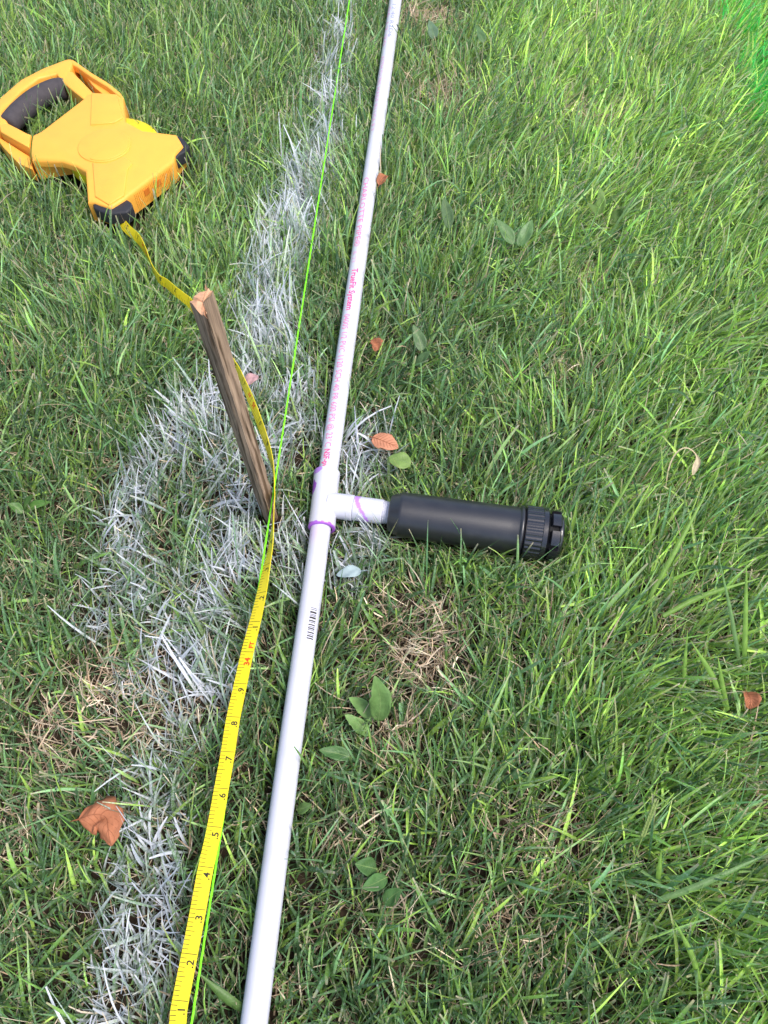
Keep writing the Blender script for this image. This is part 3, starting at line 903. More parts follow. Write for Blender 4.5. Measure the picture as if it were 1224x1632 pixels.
# foam grip
gp = smooth_path([(x, y, T - 0.0115) for x, y in D['grip']], 30)
gl = np.linspace(0, 1, 30)
tube("foam_grip", gp, 0.0160 * (1 - 0.10 * np.abs(2 * gl - 1) ** 3) * np.where((gl < 0.01) | (gl > 0.99), 0.8, 1), M["grip"], tm, 20)

# the pulled-out tape
tp = smooth_path(D['tape'], 420)
tcum = np.concatenate([[0], np.cumsum(np.linalg.norm(np.diff(tp, axis=0), axis=1))])
TW = 0.0127
# roll angle (0 flat, 90 on edge), by distance along; mark 34 ft is the zero of the scale
keys = D['tape_roll']
yk = [k_[0] for k_ in keys]
rk = [k_[1] for k_ in keys]


def tape_frame(i):
    d = tp[min(i + 1, len(tp) - 1)] - tp[max(i - 1, 0)]
    d = d / np.linalg.norm(d)
    s = np.cross(d, [0, 0, 1.0])
    s /= np.linalg.norm(s)                     # to the right when looking along the tape away from the camera
    u = np.cross(s, d)
    a = math.radians(np.interp(tp[i][1], yk, rk))
    return tp[i], d, s * math.cos(a) + u * math.sin(a), u * math.cos(a) - s * math.sin(a)


fr_ = [tape_frame(i) for i in range(len(tp))]
v, f = [], []
th = 0.00035
for p, d, s, u in fr_:
    v += [p - s * TW / 2 + u * th, p + s * TW / 2 + u * th, p + s * TW / 2 - u * th, p - s * TW / 2 - u * th]
for i in range(len(tp) - 1):
    a = i * 4
    for q in range(4):
        f.append((a + q, a + (q + 1) % 4, a + 4 + (q + 1) % 4, a + 4 + q))
ribbon = from_lists("tape_ribbon", v, f, M["tape"], tm)
sharp(ribbon, 40)


def on_tape(sd_s, across):
    """point on the tape's face: distance along, offset across (to the right)"""
    i = int(np.clip(np.searchsorted(tcum, sd_s) - 1, 0, len(tp) - 2))
    t = (sd_s - tcum[i]) / (tcum[i + 1] - tcum[i])
    p = tp[i] * (1 - t) + tp[i + 1] * t
    s = fr_[i][2] * (1 - t) + fr_[i + 1][2] * t
    u = fr_[i][3] * (1 - t) + fr_[i + 1][3] * t
    return p + s * across + u * (th + 0.00012)


z34 = float(np.interp(D['y34'], tp[:220, 1], tcum[:220]))
FT = D['tenth']
V, F = [], []


def tick(pos, x0, x1, w):
    b = len(V)
    for (a_, c_) in ((pos - w, x0), (pos - w, x1), (pos + w, x1), (pos + w, x0)):
        V.append(on_tape(a_, c_))
    F.append((b, b + 1, b + 2, b + 3))


h = TW / 2
k = -160
while True:
    pos = z34 + k * FT / 10
    if pos > tcum[-1] - 0.004:
        break
    if pos > 0.004:
        if k % 10 == 0:
            tick(pos, -h + 0.0002, h - 0.0006, 0.00022)
        elif k % 5 == 0:
            tick(pos, -h + 0.0002, -h + 0.0068, 0.00020)
        else:
            tick(pos, -h + 0.0002, -h + 0.0047, 0.00020)
    k += 1
tag(from_lists("printed_ticks", V, F, M["ink"], ribbon, False), kind="stuff")


def tape_text(items, m):
    V, F = [], []
    for txt, pos, size, wt in items:
        bm = text_bm(txt, size, wt)
        bmesh.ops.triangulate(bm, faces=bm.faces)
        base = len(V)
        bm.verts.index_update()
        for v_ in bm.verts:
            V.append(on_tape(pos + v_.co.x, 0.0046 - v_.co.y))
        F += [tuple(base + v_.index for v_ in f_.verts) for f_ in bm.faces]
        bm.free()
    return tag(from_lists("printed_numerals", V, F, m, ribbon, False), kind="stuff")


blk, red = [], []
kmax = int((tcum[-1] - z34) / FT)
for k in range(-10, kmax + 1):
    pos = z34 + k * FT
    if pos < 0.012 or pos > tcum[-1] - 0.01:
        continue
    if k % 10 == 0:
        red.append((str(34 + k // 10), pos - 0.0135, 0.0078, 0.00028))
        red.append(("FT", pos + 0.0035, 0.0060, 0.00025))
    else:
        blk.append(("." + str(k % 10), pos - 0.0095, 0.0080, 0.00014))
tape_text(blk, M["ink"])
tape_text(red, M["redink"])


# ------------------------------------------------------------------ leaves
def leaf_mesh(path, hw, cup=0.15, wave=0.0, teeth=0.0, nl=14, seed=0, tipk=1.0, curl=0.0, face=(0, 0, 1)):
    """blade along a 3-D path; half width hw(t); returns verts, faces"""
    r_ = np.random.default_rng(seed)
    p = smooth_path(path, nl)
    na = 4
    v, f = [], []
    for i in range(nl):
        t = i / (nl - 1)
        d = p[min(i + 1, nl - 1)] - p[max(i - 1, 0)]
        d /= np.linalg.norm(d)
        s = np.cross(d, np.asarray(face, float))
        s /= np.linalg.norm(s) + 1e-9
        u = np.cross(s, d)
        w = hw(t)
        for q in range(-na, na + 1):
            x = q / na
            ww = w * (1 + teeth * (r_.random() - 0.5) * (abs(q) == na))
            zz = cup * w * x * x + wave * w * math.sin(t * 9 + x * 4) + curl * w * x * t
            v.append(p[i] + s * x * ww + u * zz)
    m = 2 * na + 1
    for i in range(nl - 1):
        for q in range(m - 1):
            f.append((i * m + q, i * m + q + 1, (i + 1) * m + q + 1, (i + 1) * m + q))
    return v, f, p, m


def veins(v, m, nl, wmid, wside, parent, matr, lift=0.00035):
    """midrib and side veins lying just above the leaf face"""
    V, F = [], []
    na = (m - 1) // 2

    def strip(pts, w):
        b = len(V)
        for i, p in enumerate(pts):
            d = Vector(pts[min(i + 1, len(pts) - 1)]) - Vector(pts[max(i - 1, 0)])
            s = d.cross(Vector((0, 0, 1))).normalized() * w * (1 - 0.6 * i / len(pts))
            V.append(Vector(p) + s + Vector((0, 0, lift)))
            V.append(Vector(p) - s + Vector((0, 0, lift)))
        for i in range(len(pts) - 1):
            F.append((b + 2 * i, b + 2 * i + 1, b + 2 * i + 3, b + 2 * i + 2))
    strip([v[i * m + na] for i in range(nl)], wmid)
    for i in range(1, nl - 4, 2):
        for sg in (-1, 1):
            strip([v[(i + q) * m + na + sg * q] for q in range(na)], wside)
    return tag(from_lists("leaf_vein", V, F, matr, parent), kind="stuff")


def oval(w, p0=0.75, p1=1.0):
    return lambda t: w * max(0.03, math.sin(math.pi * min(1, max(0, t)) ** p0) ** p1)


def fallen(name_label, path, w, m, vm, seed, group=None, **kw):
    v, f, p, mm = leaf_mesh(path, oval(w, 0.8, 0.7), seed=seed, nl=18, **kw)
    o = from_lists("fallen_leaf", v, f, m)
    tag(o, name_label, "leaf", group)
    # move the origin to the leaf
    c = Vector(np.mean(np.array([list(q) for q in v]), axis=0))
    o.data.transform(Matrix.Translation(-c))
    o.location = c
    sol = o.modifiers.new("thickness", 'SOLIDIFY')
    sol.thickness = 0.0003
    if vm is not None:
        veins(v, mm, 18, 0.00045, 0.00022, o, vm)
    # stalk
    a, b = Vector(p[0]), Vector(p[0]) - (Vector(p[2]) - Vector(p[0])).normalized() * 0.007
    tube("leaf_stalk", [a, (a + b) / 2 + Vector((0, 0, 0.0006)), b], [0.0007, 0.0005, 0.0004], vm or m, o, 6)
    return o


GL = "dead leaves scattered on the grass"
L_ = D['leaf']
fallen("large curled rust brown dead leaf on the grass at the left of the painted strip", L_['big'], 0.0150, M["brown"], M["vein"], 1, GL, cup=-0.35, wave=0.26, teeth=0.42)
fallen("flat oval tan leaf lying right of the pipe above a green leaf", [L_['flat'][0], ((np.array(L_['flat'][0]) + np.array(L_['flat'][1])) / 2 + [0, 0, 0.002]), L_['flat'][1]], 0.0112, M["tanleaf"], M["vein"], 2, GL, cup=0.06, wave=0.05, teeth=0.16)
fallen("green oval leaf tucked beside the flat tan leaf", [L_['green'][0], ((np.array(L_['green'][0]) + np.array(L_['green'][1])) / 2 + [0, 0, 0.002]), L_['green'][1]], 0.0105, M["greenleaf"], M["palevein"], 3, None, cup=0.12, wave=0.05)
fallen("small crumpled tan leaf half hidden in grass right of the upper pipe print", [L_['small'][0], ((np.array(L_['small'][0]) + np.array(L_['small'][1])) / 2 + [0.002, 0, 0.004]), L_['small'][1]], 0.0075, M["brown"], M["vein"], 4, GL, cup=0.3, wave=0.2, teeth=0.4)
fallen("brown leaf sliver sticking out under the far end of the pipe", [L_['edge'][0], ((np.array(L_['edge'][0]) + np.array(L_['edge'][1])) / 2 + [0, 0, 0.004]), L_['edge'][1]], 0.0070, M["brown"], M["vein"], 5, GL, cup=0.5, wave=0.1, teeth=0.2)
fallen("dark reddish brown curled leaf deep in the long grass at the right edge", [L_['right'][0], ((np.array(L_['right'][0]) + np.array(L_['right'][1])) / 2 + [0, 0, 0.006]), L_['right'][1]], 0.0075, M["brown"], M["vein"], 6, GL, cup=0.6, wave=0.1, teeth=0.2)
fallen("dull red leaf splashed with white paint behind the stake", [L_['red'][0], ((np.array(L_['red'][0]) + np.array(L_['red'][1])) / 2 + [0, 0, 0.003]), L_['red'][1]], 0.0075, M["redleaf"], None, 7, None, cup=0.2, wave=0.1)
fallen("pale bluish paint-covered leaf lying right of the pipe below the tee", [L_['paint'][0], ((np.array(L_['paint'][0]) + np.array(L_['paint'][1])) / 2 + [0, 0, 0.003]), L_['paint'][1]], 0.0066, M["paintleaf"], None, 8, None, cup=0.2, wave=0.1)


def set_col(me, c_root, c_tip, m=None):
    n = len(me.vertices)
    t = np.linspace(0, 1, n)[:, None]
    c = np.ones((n, 4), np.float32)
    c[:, :3] = np.array(c_root) * (1 - t) + np.array(c_tip) * t
    a = me.color_attributes.new("Col", 'FLOAT_COLOR', 'POINT')
    a.data.foreach_set("color", c.ravel())


WEED = [
    ('w1', "three-leaved broad weed with one upright pointed leaf in the dry patch right of the pipe", (0.0090, 0.0058, 0.0055), (0.16, 0.29, 0.085), 0.25),
    ('w2', "single dark green strap-shaped weed leaf close to the lower pipe", (0.0056,), (0.075, 0.18, 0.045), 0.15),
    ('w3', "low weed with three small rounded leaves right of the lower pipe", (0.0065, 0.0058, 0.0056), (0.085, 0.19, 0.055), 0.0),
    ('w4', "dull grey green weed leaf pair near the small tan leaf", (0.0068, 0.0060), (0.10, 0.18, 0.07), 0.0),
    ('w5', "pair of pale bluish weed leaves spread in a V in the upper right lawn", (0.0080, 0.0078), (0.115, 0.22, 0.075), 0.0),
    ('w6', "yellow green weed with small oval leaves in the upper right lawn", (0.0078, 0.0085, 0.0060), (0.15, 0.26, 0.06), 0.0),
    ('w7', "narrow grey green weed leaf standing right of the upper pipe", (0.0070,), (0.10, 0.17, 0.07), 0.0),
    ('w8', "tiny light green weed leaf touching the right side of the lower pipe", (0.0042,), (0.14, 0.26, 0.06), 0.0),
    ('w9', "bright green clover-like weed at the left edge of the lawn", (0.0050, 0.0050, 0.0045), (0.10, 0.22, 0.05), 0.0),
    ('w10', "small grey green leaf far up the lawn right of the pipe end", (0.0075,), (0.13, 0.21, 0.12), 0.0),
    ('w11', "lone oval weed leaf near the top of the lawn", (0.0060,), (0.10, 0.19, 0.07), 0.0),
]
for wi, (key, lab, ws, c, teeth) in enumerate(WEED):
    paths = D['weed'][key]
    root = empty("broadleaf_weed", (paths[0][0][0], paths[0][0][1], 0.0), lab, "weed", "broad-leaved weeds in the lawn")
    for li, (path, w) in enumerate(zip(paths, ws)):
        w = w * 1.15
        v, f, p, mm = leaf_mesh(path, (lambda t, w=w: w * max(0.03, math.sin(math.pi * min(1, t ** 0.8)) ** 0.8)), cup=0.28, wave=0.07, teeth=teeth, seed=40 + wi * 5 + li, nl=16)
        o = from_lists("leaf", v, f, M["weed"], root)
        k = random.uniform(0.85, 1.15)
        set_col(o.data, [q * k * 0.9 for q in c], [q * k * 1.1 for q in c])
        o.modifiers.new("thickness", 'SOLIDIFY').thickness = 0.0003
        veins(v, mm, 16, 0.00030, 0.00006, o, M["palevein"], 0.00022)
    pts = [np.array([paths[0][0][0], paths[0][0][1], -0.003]), np.array(paths[0][0])]
    tube("stem", pts, 0.0011, M["palevein"], root, 6)

BLADES = [
    "brightest broad yellow green grass blade leaning right of the sprinkler cap",
    "tall upright pale green grass blade above the reddish leaf at the right edge",
    "tall pale grass blade leaning left above the reddish leaf at the right edge",
    "bright forked grass blade left of the reddish leaf, longer arm",
    "bright forked grass blade left of the reddish leaf, shorter arm",
    "slim upright light green blade in the right lawn below the fork of bright blades",
    "broad light green blade lying towards the right edge below the sprinkler",
    "broad pale blade lying towards the right edge in the lower lawn",
    "pale upright blade near the bottom right of the lawn",
    "short broad bright blade beside the seed head",
    "widest flat green blade between the tape and the pipe at the bottom",
    "thin long seedling blade leaning right above the sprinkler cap",
    "yellow green broad blade among the tuft in the top right lawn, right one",
    "yellow green broad blade among the tuft in the top right lawn, left one",
    "thin bright grass blade standing up in front of the orange case handle",
]
for bi, ((path, wmm), lab) in enumerate(zip(D['blade'], BLADES)):
    w = wmm * 0.0005
    root_p = [path[0][0], path[0][1], max(-0.002, path[0][2] - 0.05)]
    pth = [np.array(q) for q in path]
    v, f, p, mm = leaf_mesh(pth, lambda t: w * (0.75 + 0.25 * math.sin(math.pi * min(1, t * 1.3))) * (1 - max(0, (t - 0.55) / 0.45) ** 1.6) + 0.00015,
                            cup=-0.45, nl=22, seed=bi, face=(0, -0.4, 1))
    o = from_lists("tall_grass_blade", v, f, M["weed"])
    c = (0.19, 0.34, 0.06) if bi not in (2, 7, 10) else (0.15, 0.27, 0.09)
    if bi == 10:
        c = (0.10, 0.19, 0.045)
    set_col(o.data, [q * 0.85 for q in c], [q * 1.1 for q in c])
    tag(o, lab, "grass blade", "coarse grass blades standing out of the lawn")
    cpos = Vector(path[0])
    o.data.transform(Matrix.Translation(-cpos))
    o.location = cpos

# seed head
sdp = smooth_path(D['seed'], 24)
root = empty("grass_seed_head", tuple(D['seed'][0]), "slender yellow green grass seed head in the lower right lawn", "seed head")
o = tube("stem", sdp, 0.0006, M["weed"], root, 6)
set_col(o.data, (0.2, 0.32, 0.07), (0.26, 0.36, 0.10))
for i in range(12, 24):
    for sg in (-1, 1):
        a = sdp[i]
        d = sdp[min(i + 1, 23)] - sdp[i - 1]
        d = d / np.linalg.norm(d)
        s = np.cross(d, [0, 0, 1.0])
        b = a + d * 0.006 + s * sg * 0.0022
        o = tube("spikelet", [a, (a + b) / 2 + s * sg * 0.0006, b], [0.0004, 0.0011, 0.0002], M["weed"], root, 6)
        set_col(o.data, (0.24, 0.34, 0.09), (0.3, 0.38, 0.13))
# dry curl
cp = smooth_path(D['curl'], 26)
v, f, p, mm = leaf_mesh(cp, lambda t: 0.0008 + (0.0026 * math.sin(math.pi * (t - 0.62) / 0.38) if t > 0.62 else 0.0), cup=0.5, wave=0.2, nl=26, seed=9)
o = from_lists("dry_grass_curl", v, f, leafy("bleached_straw", base=(0.56, 0.46, 0.30), trans=0.15, rough=0.75))
tag(o, "bleached straw strand curled into an arch in the right lawn", "straw")

# ------------------------------------------------------------------ lawn: real blades, built with numpy
XMIN, XMAX, YMIN, YMAX = -1.25, 1.25, -0.55, 2.05


def in_field(x, y, margin=0.0):
    """trapezoid of ground the camera and its neighbours can see"""
    half = 0.315 + (y + 0.05) * 0.25 + margin
    return (np.abs(x) < half) & (y > -0.06 - margin) & (y < 1.54 + margin)


def blobs(x, y, lst):
    out = np.zeros_like(x)
    for bx, by, br_, s in lst:
        d2 = ((x - bx) ** 2 + (y - by) ** 2) / (br_ * br_)
        out = np.maximum(out, s * np.exp(-(d2 ** 1.3) * 0.8))
    return out


_ph = rng.uniform(0, 6.28, (4, 8))
_fr = rng.uniform(-1, 1, (4, 8, 2))


def fbm(x, y, scale, k=0):
    """smooth noise in about -1..1"""
    o = np.zeros_like(x)
    for q in range(8):
        o += np.sin(x * _fr[k, q, 0] * scale * (1 + q * 0.35) + y * _fr[k, q, 1] * scale * (1 + q * 0.35) + _ph[k, q])
    return o / 4.0


# solids the blades must not pass through: capsules (a, b, radius) and prisms (polygon, top)
CAPS = []
for i in range(0, len(pp) - 20, 20):
    CAPS.append((pp[i], pp[i + 20], PR + 0.0008))
CAPS.append((np.array(tee[2]), np.array(tee[0]), 0.0153))
CAPS.append((np.array(br[0]), np.array(br[2]), 0.0140))
CAPS.append((np.array(sp[0] + sd_ * 0.012), np.array(sp[0] + sd_ * 0.160), 0.0265))
CAPS.append((np.array(sp[0] + sd_ * 0.160), np.array(sp[1] - sd_ * 0.018), 0.0275))
CAPS.append((st_base, np.array([cen[0], cen[1], 0.34]), 0.0122))
OVER = []                                     # (a, b, half width, height): blades seldom cross above these
for i in range(0, len(pp) - 20, 20):
    OVER.append((pp[i], pp[i + 20], PR * 0.92, 0.036, 0.97))
OVER.append((np.array(tee[2]), np.array(tee[0]), 0.0125, 0.036, 0.995))
OVER.append((np.array(br[0]), np.array(br[2]), 0.0110, 0.04, 0.97))
OVER.append((np.array(sp[0]), np.array(sp[1]), 0.016, 0.05, 0.95))
for i in range(0, len(tp) - 14, 14):
    OVER.append((tp[i], tp[i + 14], 0.0068 if tp[i][1] < 0.4 else 0.0045, 0.050 if tp[i][1] < 0.36 else 0.040, 0.992 if tp[i][1] < 0.9 else 0.8))
OVER.append((sl[0], sl[-1], 0.0018, 0.047, 0.99))
for key, w_, p_ in (('big', 0.014, 0.93), ('flat', 0.011, 0.97), ('green', 0.010, 0.95), ('small', 0.007, 0.8), ('edge', 0.006, 0.7), ('right', 0.007, 0.8), ('red', 0.005, 0.6), ('paint', 0.005, 0.5)):
    q = L_[key]
    OVER.append((np.array(q[0]), np.array(q[-1]), w_, q[0][2] - 0.008, p_))
for wk, ps in D['weed'].items():
    for path in ps:
        OVER.append((np.array(path[0]), np.array(path[-1]), 0.006, path[0][2] - 0.012, 0.30 if wk in ('w1', 'w2', 'w3') else 0.58))
for path, wmm in D['blade'][:12]:
    OVER.append((np.array(path[0]), np.array(path[-1]), 0.0022, 0.05, 0.6))
POLY = [(np.array(D['body']), T), (np.array(bar), T), (np.array(D['arm_lo_in']), T), (np.array(D['arm_lo_out']), T - 0.014), (np.array(D['arm_up_in']), T),
        (np.array(up), T), (np.array(D['foot_a']), T), (np.array(D['foot_b']), T)]


def seg_d(P3, a, b, flat=False):
    a, b = np.asarray(a, float), np.asarray(b, float)
    if flat:
        a, b, Q = a[:2], b[:2], P3[..., :2]
    else:
        Q = P3
    ab = b - a
    t = np.clip(((Q - a) @ ab) / (ab @ ab), 0, 1)
    return np.linalg.norm(Q - (a + t[..., None] * ab), axis=-1)


def inside(poly, x, y):
    r_ = np.zeros(x.shape, bool)
    n_ = len(poly)
    jx = n_ - 1
    for i_ in range(n_):
        xi, yi = poly[i_]
        xj, yj = poly[jx]
        c_ = ((yi > y) != (yj > y)) & (x < (xj - xi) * (y - yi) / (yj - yi + 1e-12) + xi)
        r_ ^= c_
        jx = i_
    return r_


def bad(Cl):
    """Cl (N, S+1, 3) centre lines -> True where a blade cuts a solid or lies across something that lies on top"""
    mid_ = (Cl[:, 1:] + Cl[:, :-1]) / 2
    Q = np.concatenate([Cl, mid_], axis=1)
    N = len(Q)
    out = np.zeros(N, bool)
    lo, hi_ = Q.min(1), Q.max(1)
    for a, b, r_ in CAPS:
        mn, mx_ = np.minimum(a, b) - r_, np.maximum(a, b) + r_
        idx = np.where((hi_[:, 0] > mn[0]) & (lo[:, 0] < mx_[0]) & (hi_[:, 1] > mn[1]) & (lo[:, 1] < mx_[1]) & ~out)[0]
        if len(idx):
            out[idx] |= (seg_d(Q[idx], a, b) < r_).any(1)
    for a, b, w_, z_, p_ in OVER:
        mn, mx_ = np.minimum(a, b) - w_, np.maximum(a, b) + w_
        idx = np.where((hi_[:, 0] > mn[0]) & (lo[:, 0] < mx_[0]) & (hi_[:, 1] > mn[1]) & (lo[:, 1] < mx_[1]) & ~out)[0]
        if len(idx):
            q = Q[idx]
            hit = ((seg_d(q, a, b, True) < w_) & (q[..., 2] > z_)).any(1)
            out[idx] |= hit & (rng.random(len(idx)) < p_)
    for pl, zt in POLY:
        mn, mx_ = pl.min(0), pl.max(0)
        idx = np.where((hi_[:, 0] > mn[0]) & (lo[:, 0] < mx_[0]) & (hi_[:, 1] > mn[1]) & (lo[:, 1] < mx_[1]) & ~out)[0]
        if len(idx):
            q = Q[idx]
            ins = inside(pl, q[..., 0], q[..., 1])
            out[idx] |= (ins & (q[..., 2] < zt + 0.003)).any(1)
            out[idx] |= ins.any(1) & (rng.random(len(idx)) < 0.9)
    return out


def centre(x, y, az, ln, tilt, bend, daz, S, zb):
    N = len(x)
    Pn = np.zeros((N, S + 1, 3))
    Pn[:, 0, 0], Pn[:, 0, 1], Pn[:, 0, 2] = x, y, zb
    for i in range(S):
        t = (i + 0.5) / S
        th_ = np.minimum(tilt + bend * t ** 1.4, 2.0)
        a_ = az + daz * t
        st = ln / S
        Pn[:, i + 1, 0] = Pn[:, i, 0] + np.sin(th_) * np.cos(a_) * st
        Pn[:, i + 1, 1] = Pn[:, i, 1] + np.sin(th_) * np.sin(a_) * st
        Pn[:, i + 1, 2] = np.maximum(Pn[:, i, 2] + np.cos(th_) * st, 0.003 + 0.002 * ((np.arange(N) * 7) % 5) / 5)
    return Pn


def blades(N, S, sampler, shape, colour, name, matr, kindlabel, fold=0.22, tries=5, dryp=None):
    x, y = sampler(N)
    N = len(x)
    par = shape(x, y, 0)
    Cl = centre(x, y, *par[:5], S, par[6])
    wid = par[5]
    b_ = bad(Cl)
    for k_ in range(1, tries):
        idx = np.where(b_)[0]
        if not len(idx):
            break
        p2 = shape(x[idx], y[idx], k_)
        c2 = centre(x[idx], y[idx], *p2[:5], S, p2[6])
        Cl[idx] = c2
        wid[idx] = p2[5]
        b_[idx] = bad(c2)
    keep = ~b_
    Cl, wid, x, y = Cl[keep], wid[keep], x[keep], y[keep]
    N = len(x)
    if dryp is not None:
        wid = np.where(is_dry(x, y, dryp), np.minimum(wid * 0.55, 0.0016), wid)
    d = np.zeros_like(Cl)
    d[:, 1:-1] = Cl[:, 2:] - Cl[:, :-2]
    d[:, 0] = Cl[:, 1] - Cl[:, 0]
    d[:, -1] = Cl[:, -1] - Cl[:, -2]
    d /= np.linalg.norm(d, axis=-1, keepdims=True) + 1e-9
    # side vector: horizontal one, twisted a little along the blade
    ref = np.stack([rng.normal(0, 0.5, N), rng.normal(0, 0.5, N), np.ones(N)], 1)[:, None, :]
    s = np.cross(d, np.broadcast_to(ref, d.shape))
    s /= np.linalg.norm(s, axis=-1, keepdims=True) + 1e-9
    u = np.cross(s, d)
    tw = (rng.normal(0, 0.5, N)[:, None] + rng.normal(0, 0.8, N)[:, None] * np.linspace(0, 1, S + 1)[None])[..., None]
    s, u = s * np.cos(tw) + u * np.sin(tw), u * np.cos(tw) - s * np.sin(tw)
    t = np.linspace(0, 1, S + 1)
    cut = rng.random(N) < 0.55                                  # mown tips are blunt, the others run to a point
    pro_cut = 0.78 + 0.22 * np.sin(np.pi * np.minimum(1, t * 1.2)) - 0.35 * t ** 6
    pro_tip = (0.75 + 0.25 * np.sin(np.pi * np.minimum(1, t * 1.5))) * (1 - t ** 2.4) + 0.05
    pr_ = np.where(cut[:, None], pro_cut[None], pro_tip[None])
    hw = (wid[:, None] * 0.5 * pr_)[..., None]
    Vv = np.stack([Cl - s * hw, Cl - u * hw * fold * 2, Cl + s * hw], axis=2)        # N, S+1, 3, 3
    cols = colour(x, y, Cl, t, cut)                                             # N, S+1, 3
    cc_ = np.repeat(cols[:, :, None, :], 3, axis=2)
    cc_[:, :, 1, :3] *= 1.10
    base = (np.arange(N) * (S + 1) * 3)[:, None, None]
    i_ = (np.arange(S) * 3)[None, :, None]
    q0 = np.array([[0, 1, 4, 3], [1, 2, 5, 4]]).reshape(1, 1, 8)
    faces = (base + i_ + q0).reshape(-1, 4)
    me = bpy.data.meshes.new(name)
    nv, nf = N * (S + 1) * 3, len(faces)
    me.vertices.add(nv)
    me.vertices.foreach_set("co", Vv.astype(np.float32).ravel())
    me.loops.add(nf * 4)
    me.loops.foreach_set("vertex_index", faces.astype(np.int32).ravel())
    me.polygons.add(nf)
    me.polygons.foreach_set("loop_start", np.arange(0, nf * 4, 4, dtype=np.int32))
    me.polygons.foreach_set("loop_total", np.full(nf, 4, np.int32))
    me.update(calc_edges=True)
    a = me.color_attributes.new("Col", 'FLOAT_COLOR', 'POINT')
    ca = np.ascontiguousarray(cc_.reshape(-1, 4), np.float32)
    a.data.foreach_set("color", ca.ravel())
    me.materials.append(matr)
    me.polygons.foreach_set("use_smooth", np.ones(nf, bool))
    o = bpy.data.objects.new(name, me)
    link(o)
    tag(o, kindlabel, None, None, "stuff")
    return o


def sampler_for(density_fn, margin=0.13):
    def smp(N):
        xs, ys = [], []
        got = 0
        while got < N:
            x = rng.uniform(XMIN, XMAX, N)
            y = rng.uniform(YMIN, YMAX, N)
            k_ = in_field(x, y, margin) & (rng.random(N) < density_fn(x, y))
            xs.append(x[k_])
            ys.append(y[k_])
            got += k_.sum()
        return np.concatenate(xs)[:N], np.concatenate(ys)[:N]
    return smp


def dryness(x, y):
    return np.minimum(1, blobs(x, y, D['dry']) * np.clip(0.75 + 0.7 * fbm(x, y, 48, 3), 0.1, 1.3))


def lush(x, y):
    """0 thin shaded turf at lower left .. 1 long lush grass on the right"""
    right = 0.45 + 0.9 * (x - (-0.05 + 0.05 * y)) / 0.5
    back = 0.30 + 1.1 * np.clip((y - 0.45) / 0.5, 0, 1)
    return np.clip(np.maximum(right, np.minimum(back, 0.8)) + 0.22 * fbm(x, y, 9, 0), 0.12, 1)


def clump(x, y, k=1):
    return np.clip(0.5 + 0.55 * fbm(x, y, 55, k), 0, 1)


def comb(x, y):
    """the way the blades lean"""
    right = np.clip((x - 0.02) / 0.25, 0, 1)
    a = math.radians(80) * (1 - right) + math.radians(38) * right
    return a + 0.9 * fbm(x, y, 14, 2)


def grass_shape(lmul, wmul, spread):
    def fn(x, y, k_):
        N = len(x)
        lu = lush(x, y)
        dry = blobs(x, y, D['dry'])
        ln = rng.lognormal(math.log(0.0445), 0.33, N) * (0.84 + 0.32 * lu) * (1 - 0.35 * np.minimum(dry, 1)) * lmul * (0.82 ** k_)
        ln = np.clip(ln, 0.015, 0.088)
        far = rng.random(N) < spread * (1.15 - 0.55 * lu)
        az = np.where(far, rng.uniform(-math.pi, math.pi, N), comb(x, y) + rng.normal(0, 0.75, N) * (1.15 - 0.35 * lu))
        if k_ >= 2:
            az = rng.uniform(-math.pi, math.pi, N)
        tilt = np.abs(rng.normal(0.42 + 0.18 * lu, 0.32, N))
        bend = np.abs(rng.normal(0.32, 0.42, N)) + 0.06
        daz = rng.normal(0, 0.22, N)
        wid = np.clip(rng.lognormal(math.log(0.00205), 0.30, N) * wmul * (0.95 + 0.25 * lu), 0.0009, 0.0044)
        zb = rng.uniform(-0.002, 0.008, N)
        return az, ln, tilt, bend, daz, wid, zb
    return fn


def is_dry(x, y, dryp):
    """dead blades, the same choice for width and colour: a hash of the root position"""
    hsh = np.abs(np.sin(x * 91733.7 + y * 53711.3) * 43758.5453) % 1.0
    return hsh < dryp + 0.66 * dryness(x, y)


GREENS = np.array([[0.142, 0.284, 0.062], [0.192, 0.352, 0.074], [0.150, 0.288, 0.120], [0.290, 0.450, 0.084], [0.100, 0.208, 0.078], [0.258, 0.400, 0.142]])
STRAW = np.array([[0.64, 0.50, 0.35], [0.54, 0.40, 0.27], [0.72, 0.60, 0.44], [0.42, 0.29, 0.19]])
NEON = np.array([0.05, 0.72, 0.10])


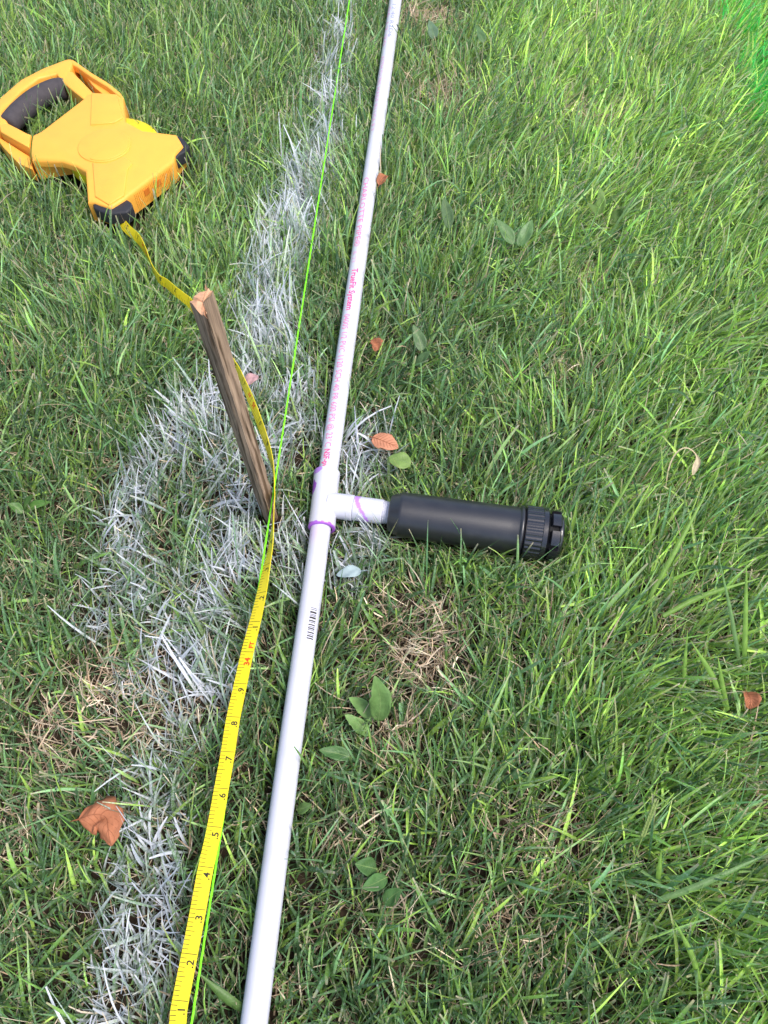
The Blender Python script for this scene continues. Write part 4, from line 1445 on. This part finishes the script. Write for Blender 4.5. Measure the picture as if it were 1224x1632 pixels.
def grass_colour(dryp):
    def fn(x, y, Cl, t, cut):
        N, S1 = Cl.shape[:2]
        lu = lush(x, y)
        pick = rng.integers(0, len(GREENS), N)
        pick = np.where((rng.random(N) < 0.22 * lu * (0.2 + 0.8 * np.clip(x / 0.25, 0, 1))), 3, pick)
        pick = np.where((rng.random(N) < 0.60 * (1 - lu)), np.where(rng.random(N) < 0.5, 4, 2), pick)  # lower-left shade put into the colour: darker, bluer greens
        east = np.clip((x - 0.0) / 0.25, 0, 1)               # the strip right of the pipe is a paler, fresher grass
        c = GREENS[pick] * rng.lognormal(0, 0.40, N)[:, None] * (0.90 + 0.34 * lu * (0.3 + 0.7 * east))[:, None]
        far_haze = (np.clip((y - 0.5) / 1.0, 0, 1) * (0.25 + 0.75 * east))[:, None]  # distance haze put into the colour: far blades lighter and warmer
        c = c * (1 + far_haze * np.array([0.42, 0.32, 0.25]))
        dry = blobs(x, y, D['dry'])
        isdry = is_dry(x, y, dryp)
        c = np.where(isdry[:, None], STRAW[rng.integers(0, 4, N)] * rng.lognormal(0, 0.2, N)[:, None], c)
        out = np.repeat(c[:, None, :], S1, axis=1)
        # pale sheath at the foot, straw at mown tips
        tt = t[None, :, None]
        out = out * (1 - 0.35 * np.exp(-tt * 6)) + np.array([0.20, 0.19, 0.09]) * 0.35 * np.exp(-tt * 6)
        tipk = (cut & (rng.random(N) < 0.6))[:, None, None] * np.clip((tt - 0.90) / 0.1, 0, 1)
        out = out * (1 - tipk) + np.array([0.48, 0.42, 0.27]) * tipk
        ytip = (~cut & (rng.random(N) < 0.18))[:, None, None] * np.clip((tt - 0.55) / 0.45, 0, 1)
        out = out * (1 - ytip) + np.array([0.34, 0.29, 0.10]) * ytip
        # white marking paint sprayed from above: it sits on the upper blades only
        px, py = Cl[:, S1 // 2, 0], Cl[:, S1 // 2, 1]
        dn = blobs(px, py, D['paint']) * np.clip(0.72 + 0.5 * fbm(px, py, 60, 3), 0.35, 1.2)
        got = rng.random(N) < dn * 1.5
        amt = np.where(got, np.clip(rng.beta(1.5, 0.9, N) * (0.65 + 0.7 * dn), 0, 1), rng.uniform(0.05, 0.55, N) * np.minimum(dn * 2, 1))
        zk = np.clip((Cl[:, :, 2] - 0.002) / 0.014, 0.25, 1)
        along = np.clip(0.55 + 0.9 * np.linspace(0, 1, S1)[None] + rng.normal(0, 0.12, (N, S1)), 0, 1)
        k_ = np.clip(amt[:, None] * zk * along, 0, 0.97)[..., None]
        pk = k_
        dn = blobs(px, py, D['neon'])  # neon green tint on blades in the far right patch
        k_ = np.where(rng.random(N) < dn, rng.uniform(0.35, 0.95, N), 0.0)[:, None, None] * np.clip(zk, 0, 1)[..., None]
        out = out * (1 - k_) + NEON * k_
        return np.concatenate([out, pk], axis=2)
    return fn


dens = lambda x, y: (0.35 + 0.65 * clump(x, y, 1)) * (1 - 0.24 * np.minimum(1, blobs(x, y, D['dry']))) * (0.72 + 0.28 * lush(x, y))
blades(D['n_grass'], 5, sampler_for(dens), grass_shape(1.0, 1.0, 0.42), grass_colour(0.032), "grass", M["grass"], "green lawn grass, partly sprayed with white marking paint", dryp=0.032)
# finer, shorter under-storey
blades(D['n_under'], 3, sampler_for(lambda x, y: 0.6 + 0.4 * clump(x, y, 0)), grass_shape(0.62, 0.72, 0.75), grass_colour(0.11), "grass_understorey", M["grass"], "short fine lawn grass between the long blades", tries=3, dryp=0.11)

# the lawn goes on outside the photograph's frame, more coarsely
blades(D['n_outer'], 3, sampler_for(lambda x, y: np.where(in_field(x, y, 0.12), 0.0, 0.8), 0.45), grass_shape(1.5, 2.3, 0.6), grass_colour(0.06), "grass_beyond", M["grass"],
       "lawn grass carrying on around the work area", tries=2)


def thatch_shape(x, y, k_):
    N = len(x)
    dry = np.minimum(1, blobs(x, y, D['dry']))
    return (rng.uniform(-math.pi, math.pi, N), np.clip(rng.lognormal(math.log(0.024), 0.4, N), 0.008, 0.055), np.clip(rng.normal(1.25, 0.3, N), 0.2, 1.6),
            rng.normal(0.1, 0.4, N), rng.normal(0, 0.9, N), np.clip(rng.lognormal(math.log(0.00095), 0.3, N), 0.0005, 0.0018), rng.uniform(0.002, 0.012, N) + dry * rng.uniform(0, 0.026, N))


def thatch_colour(x, y, Cl, t, cut):
    N, S1 = Cl.shape[:2]
    c = STRAW[rng.integers(0, 4, N)] * rng.lognormal(-0.12, 0.28, N)[:, None]
    dn = blobs(x, y, D['paint'])
    k_ = np.where(rng.random(N) < dn * 0.5, rng.uniform(0.1, 0.6, N), 0)[:, None]
    return np.repeat(np.concatenate([c, k_], axis=1)[:, None, :], S1, axis=1)


blades(D['n_thatch'], 3, sampler_for(lambda x, y: np.clip(0.24 + 1.0 * dryness(x, y) + 0.15 * clump(x, y, 2), 0, 1)), thatch_shape, thatch_colour,
       "dry_thatch", M["thatch"], "dry straw-coloured thatch lying under the grass", fold=0.1, tries=3)
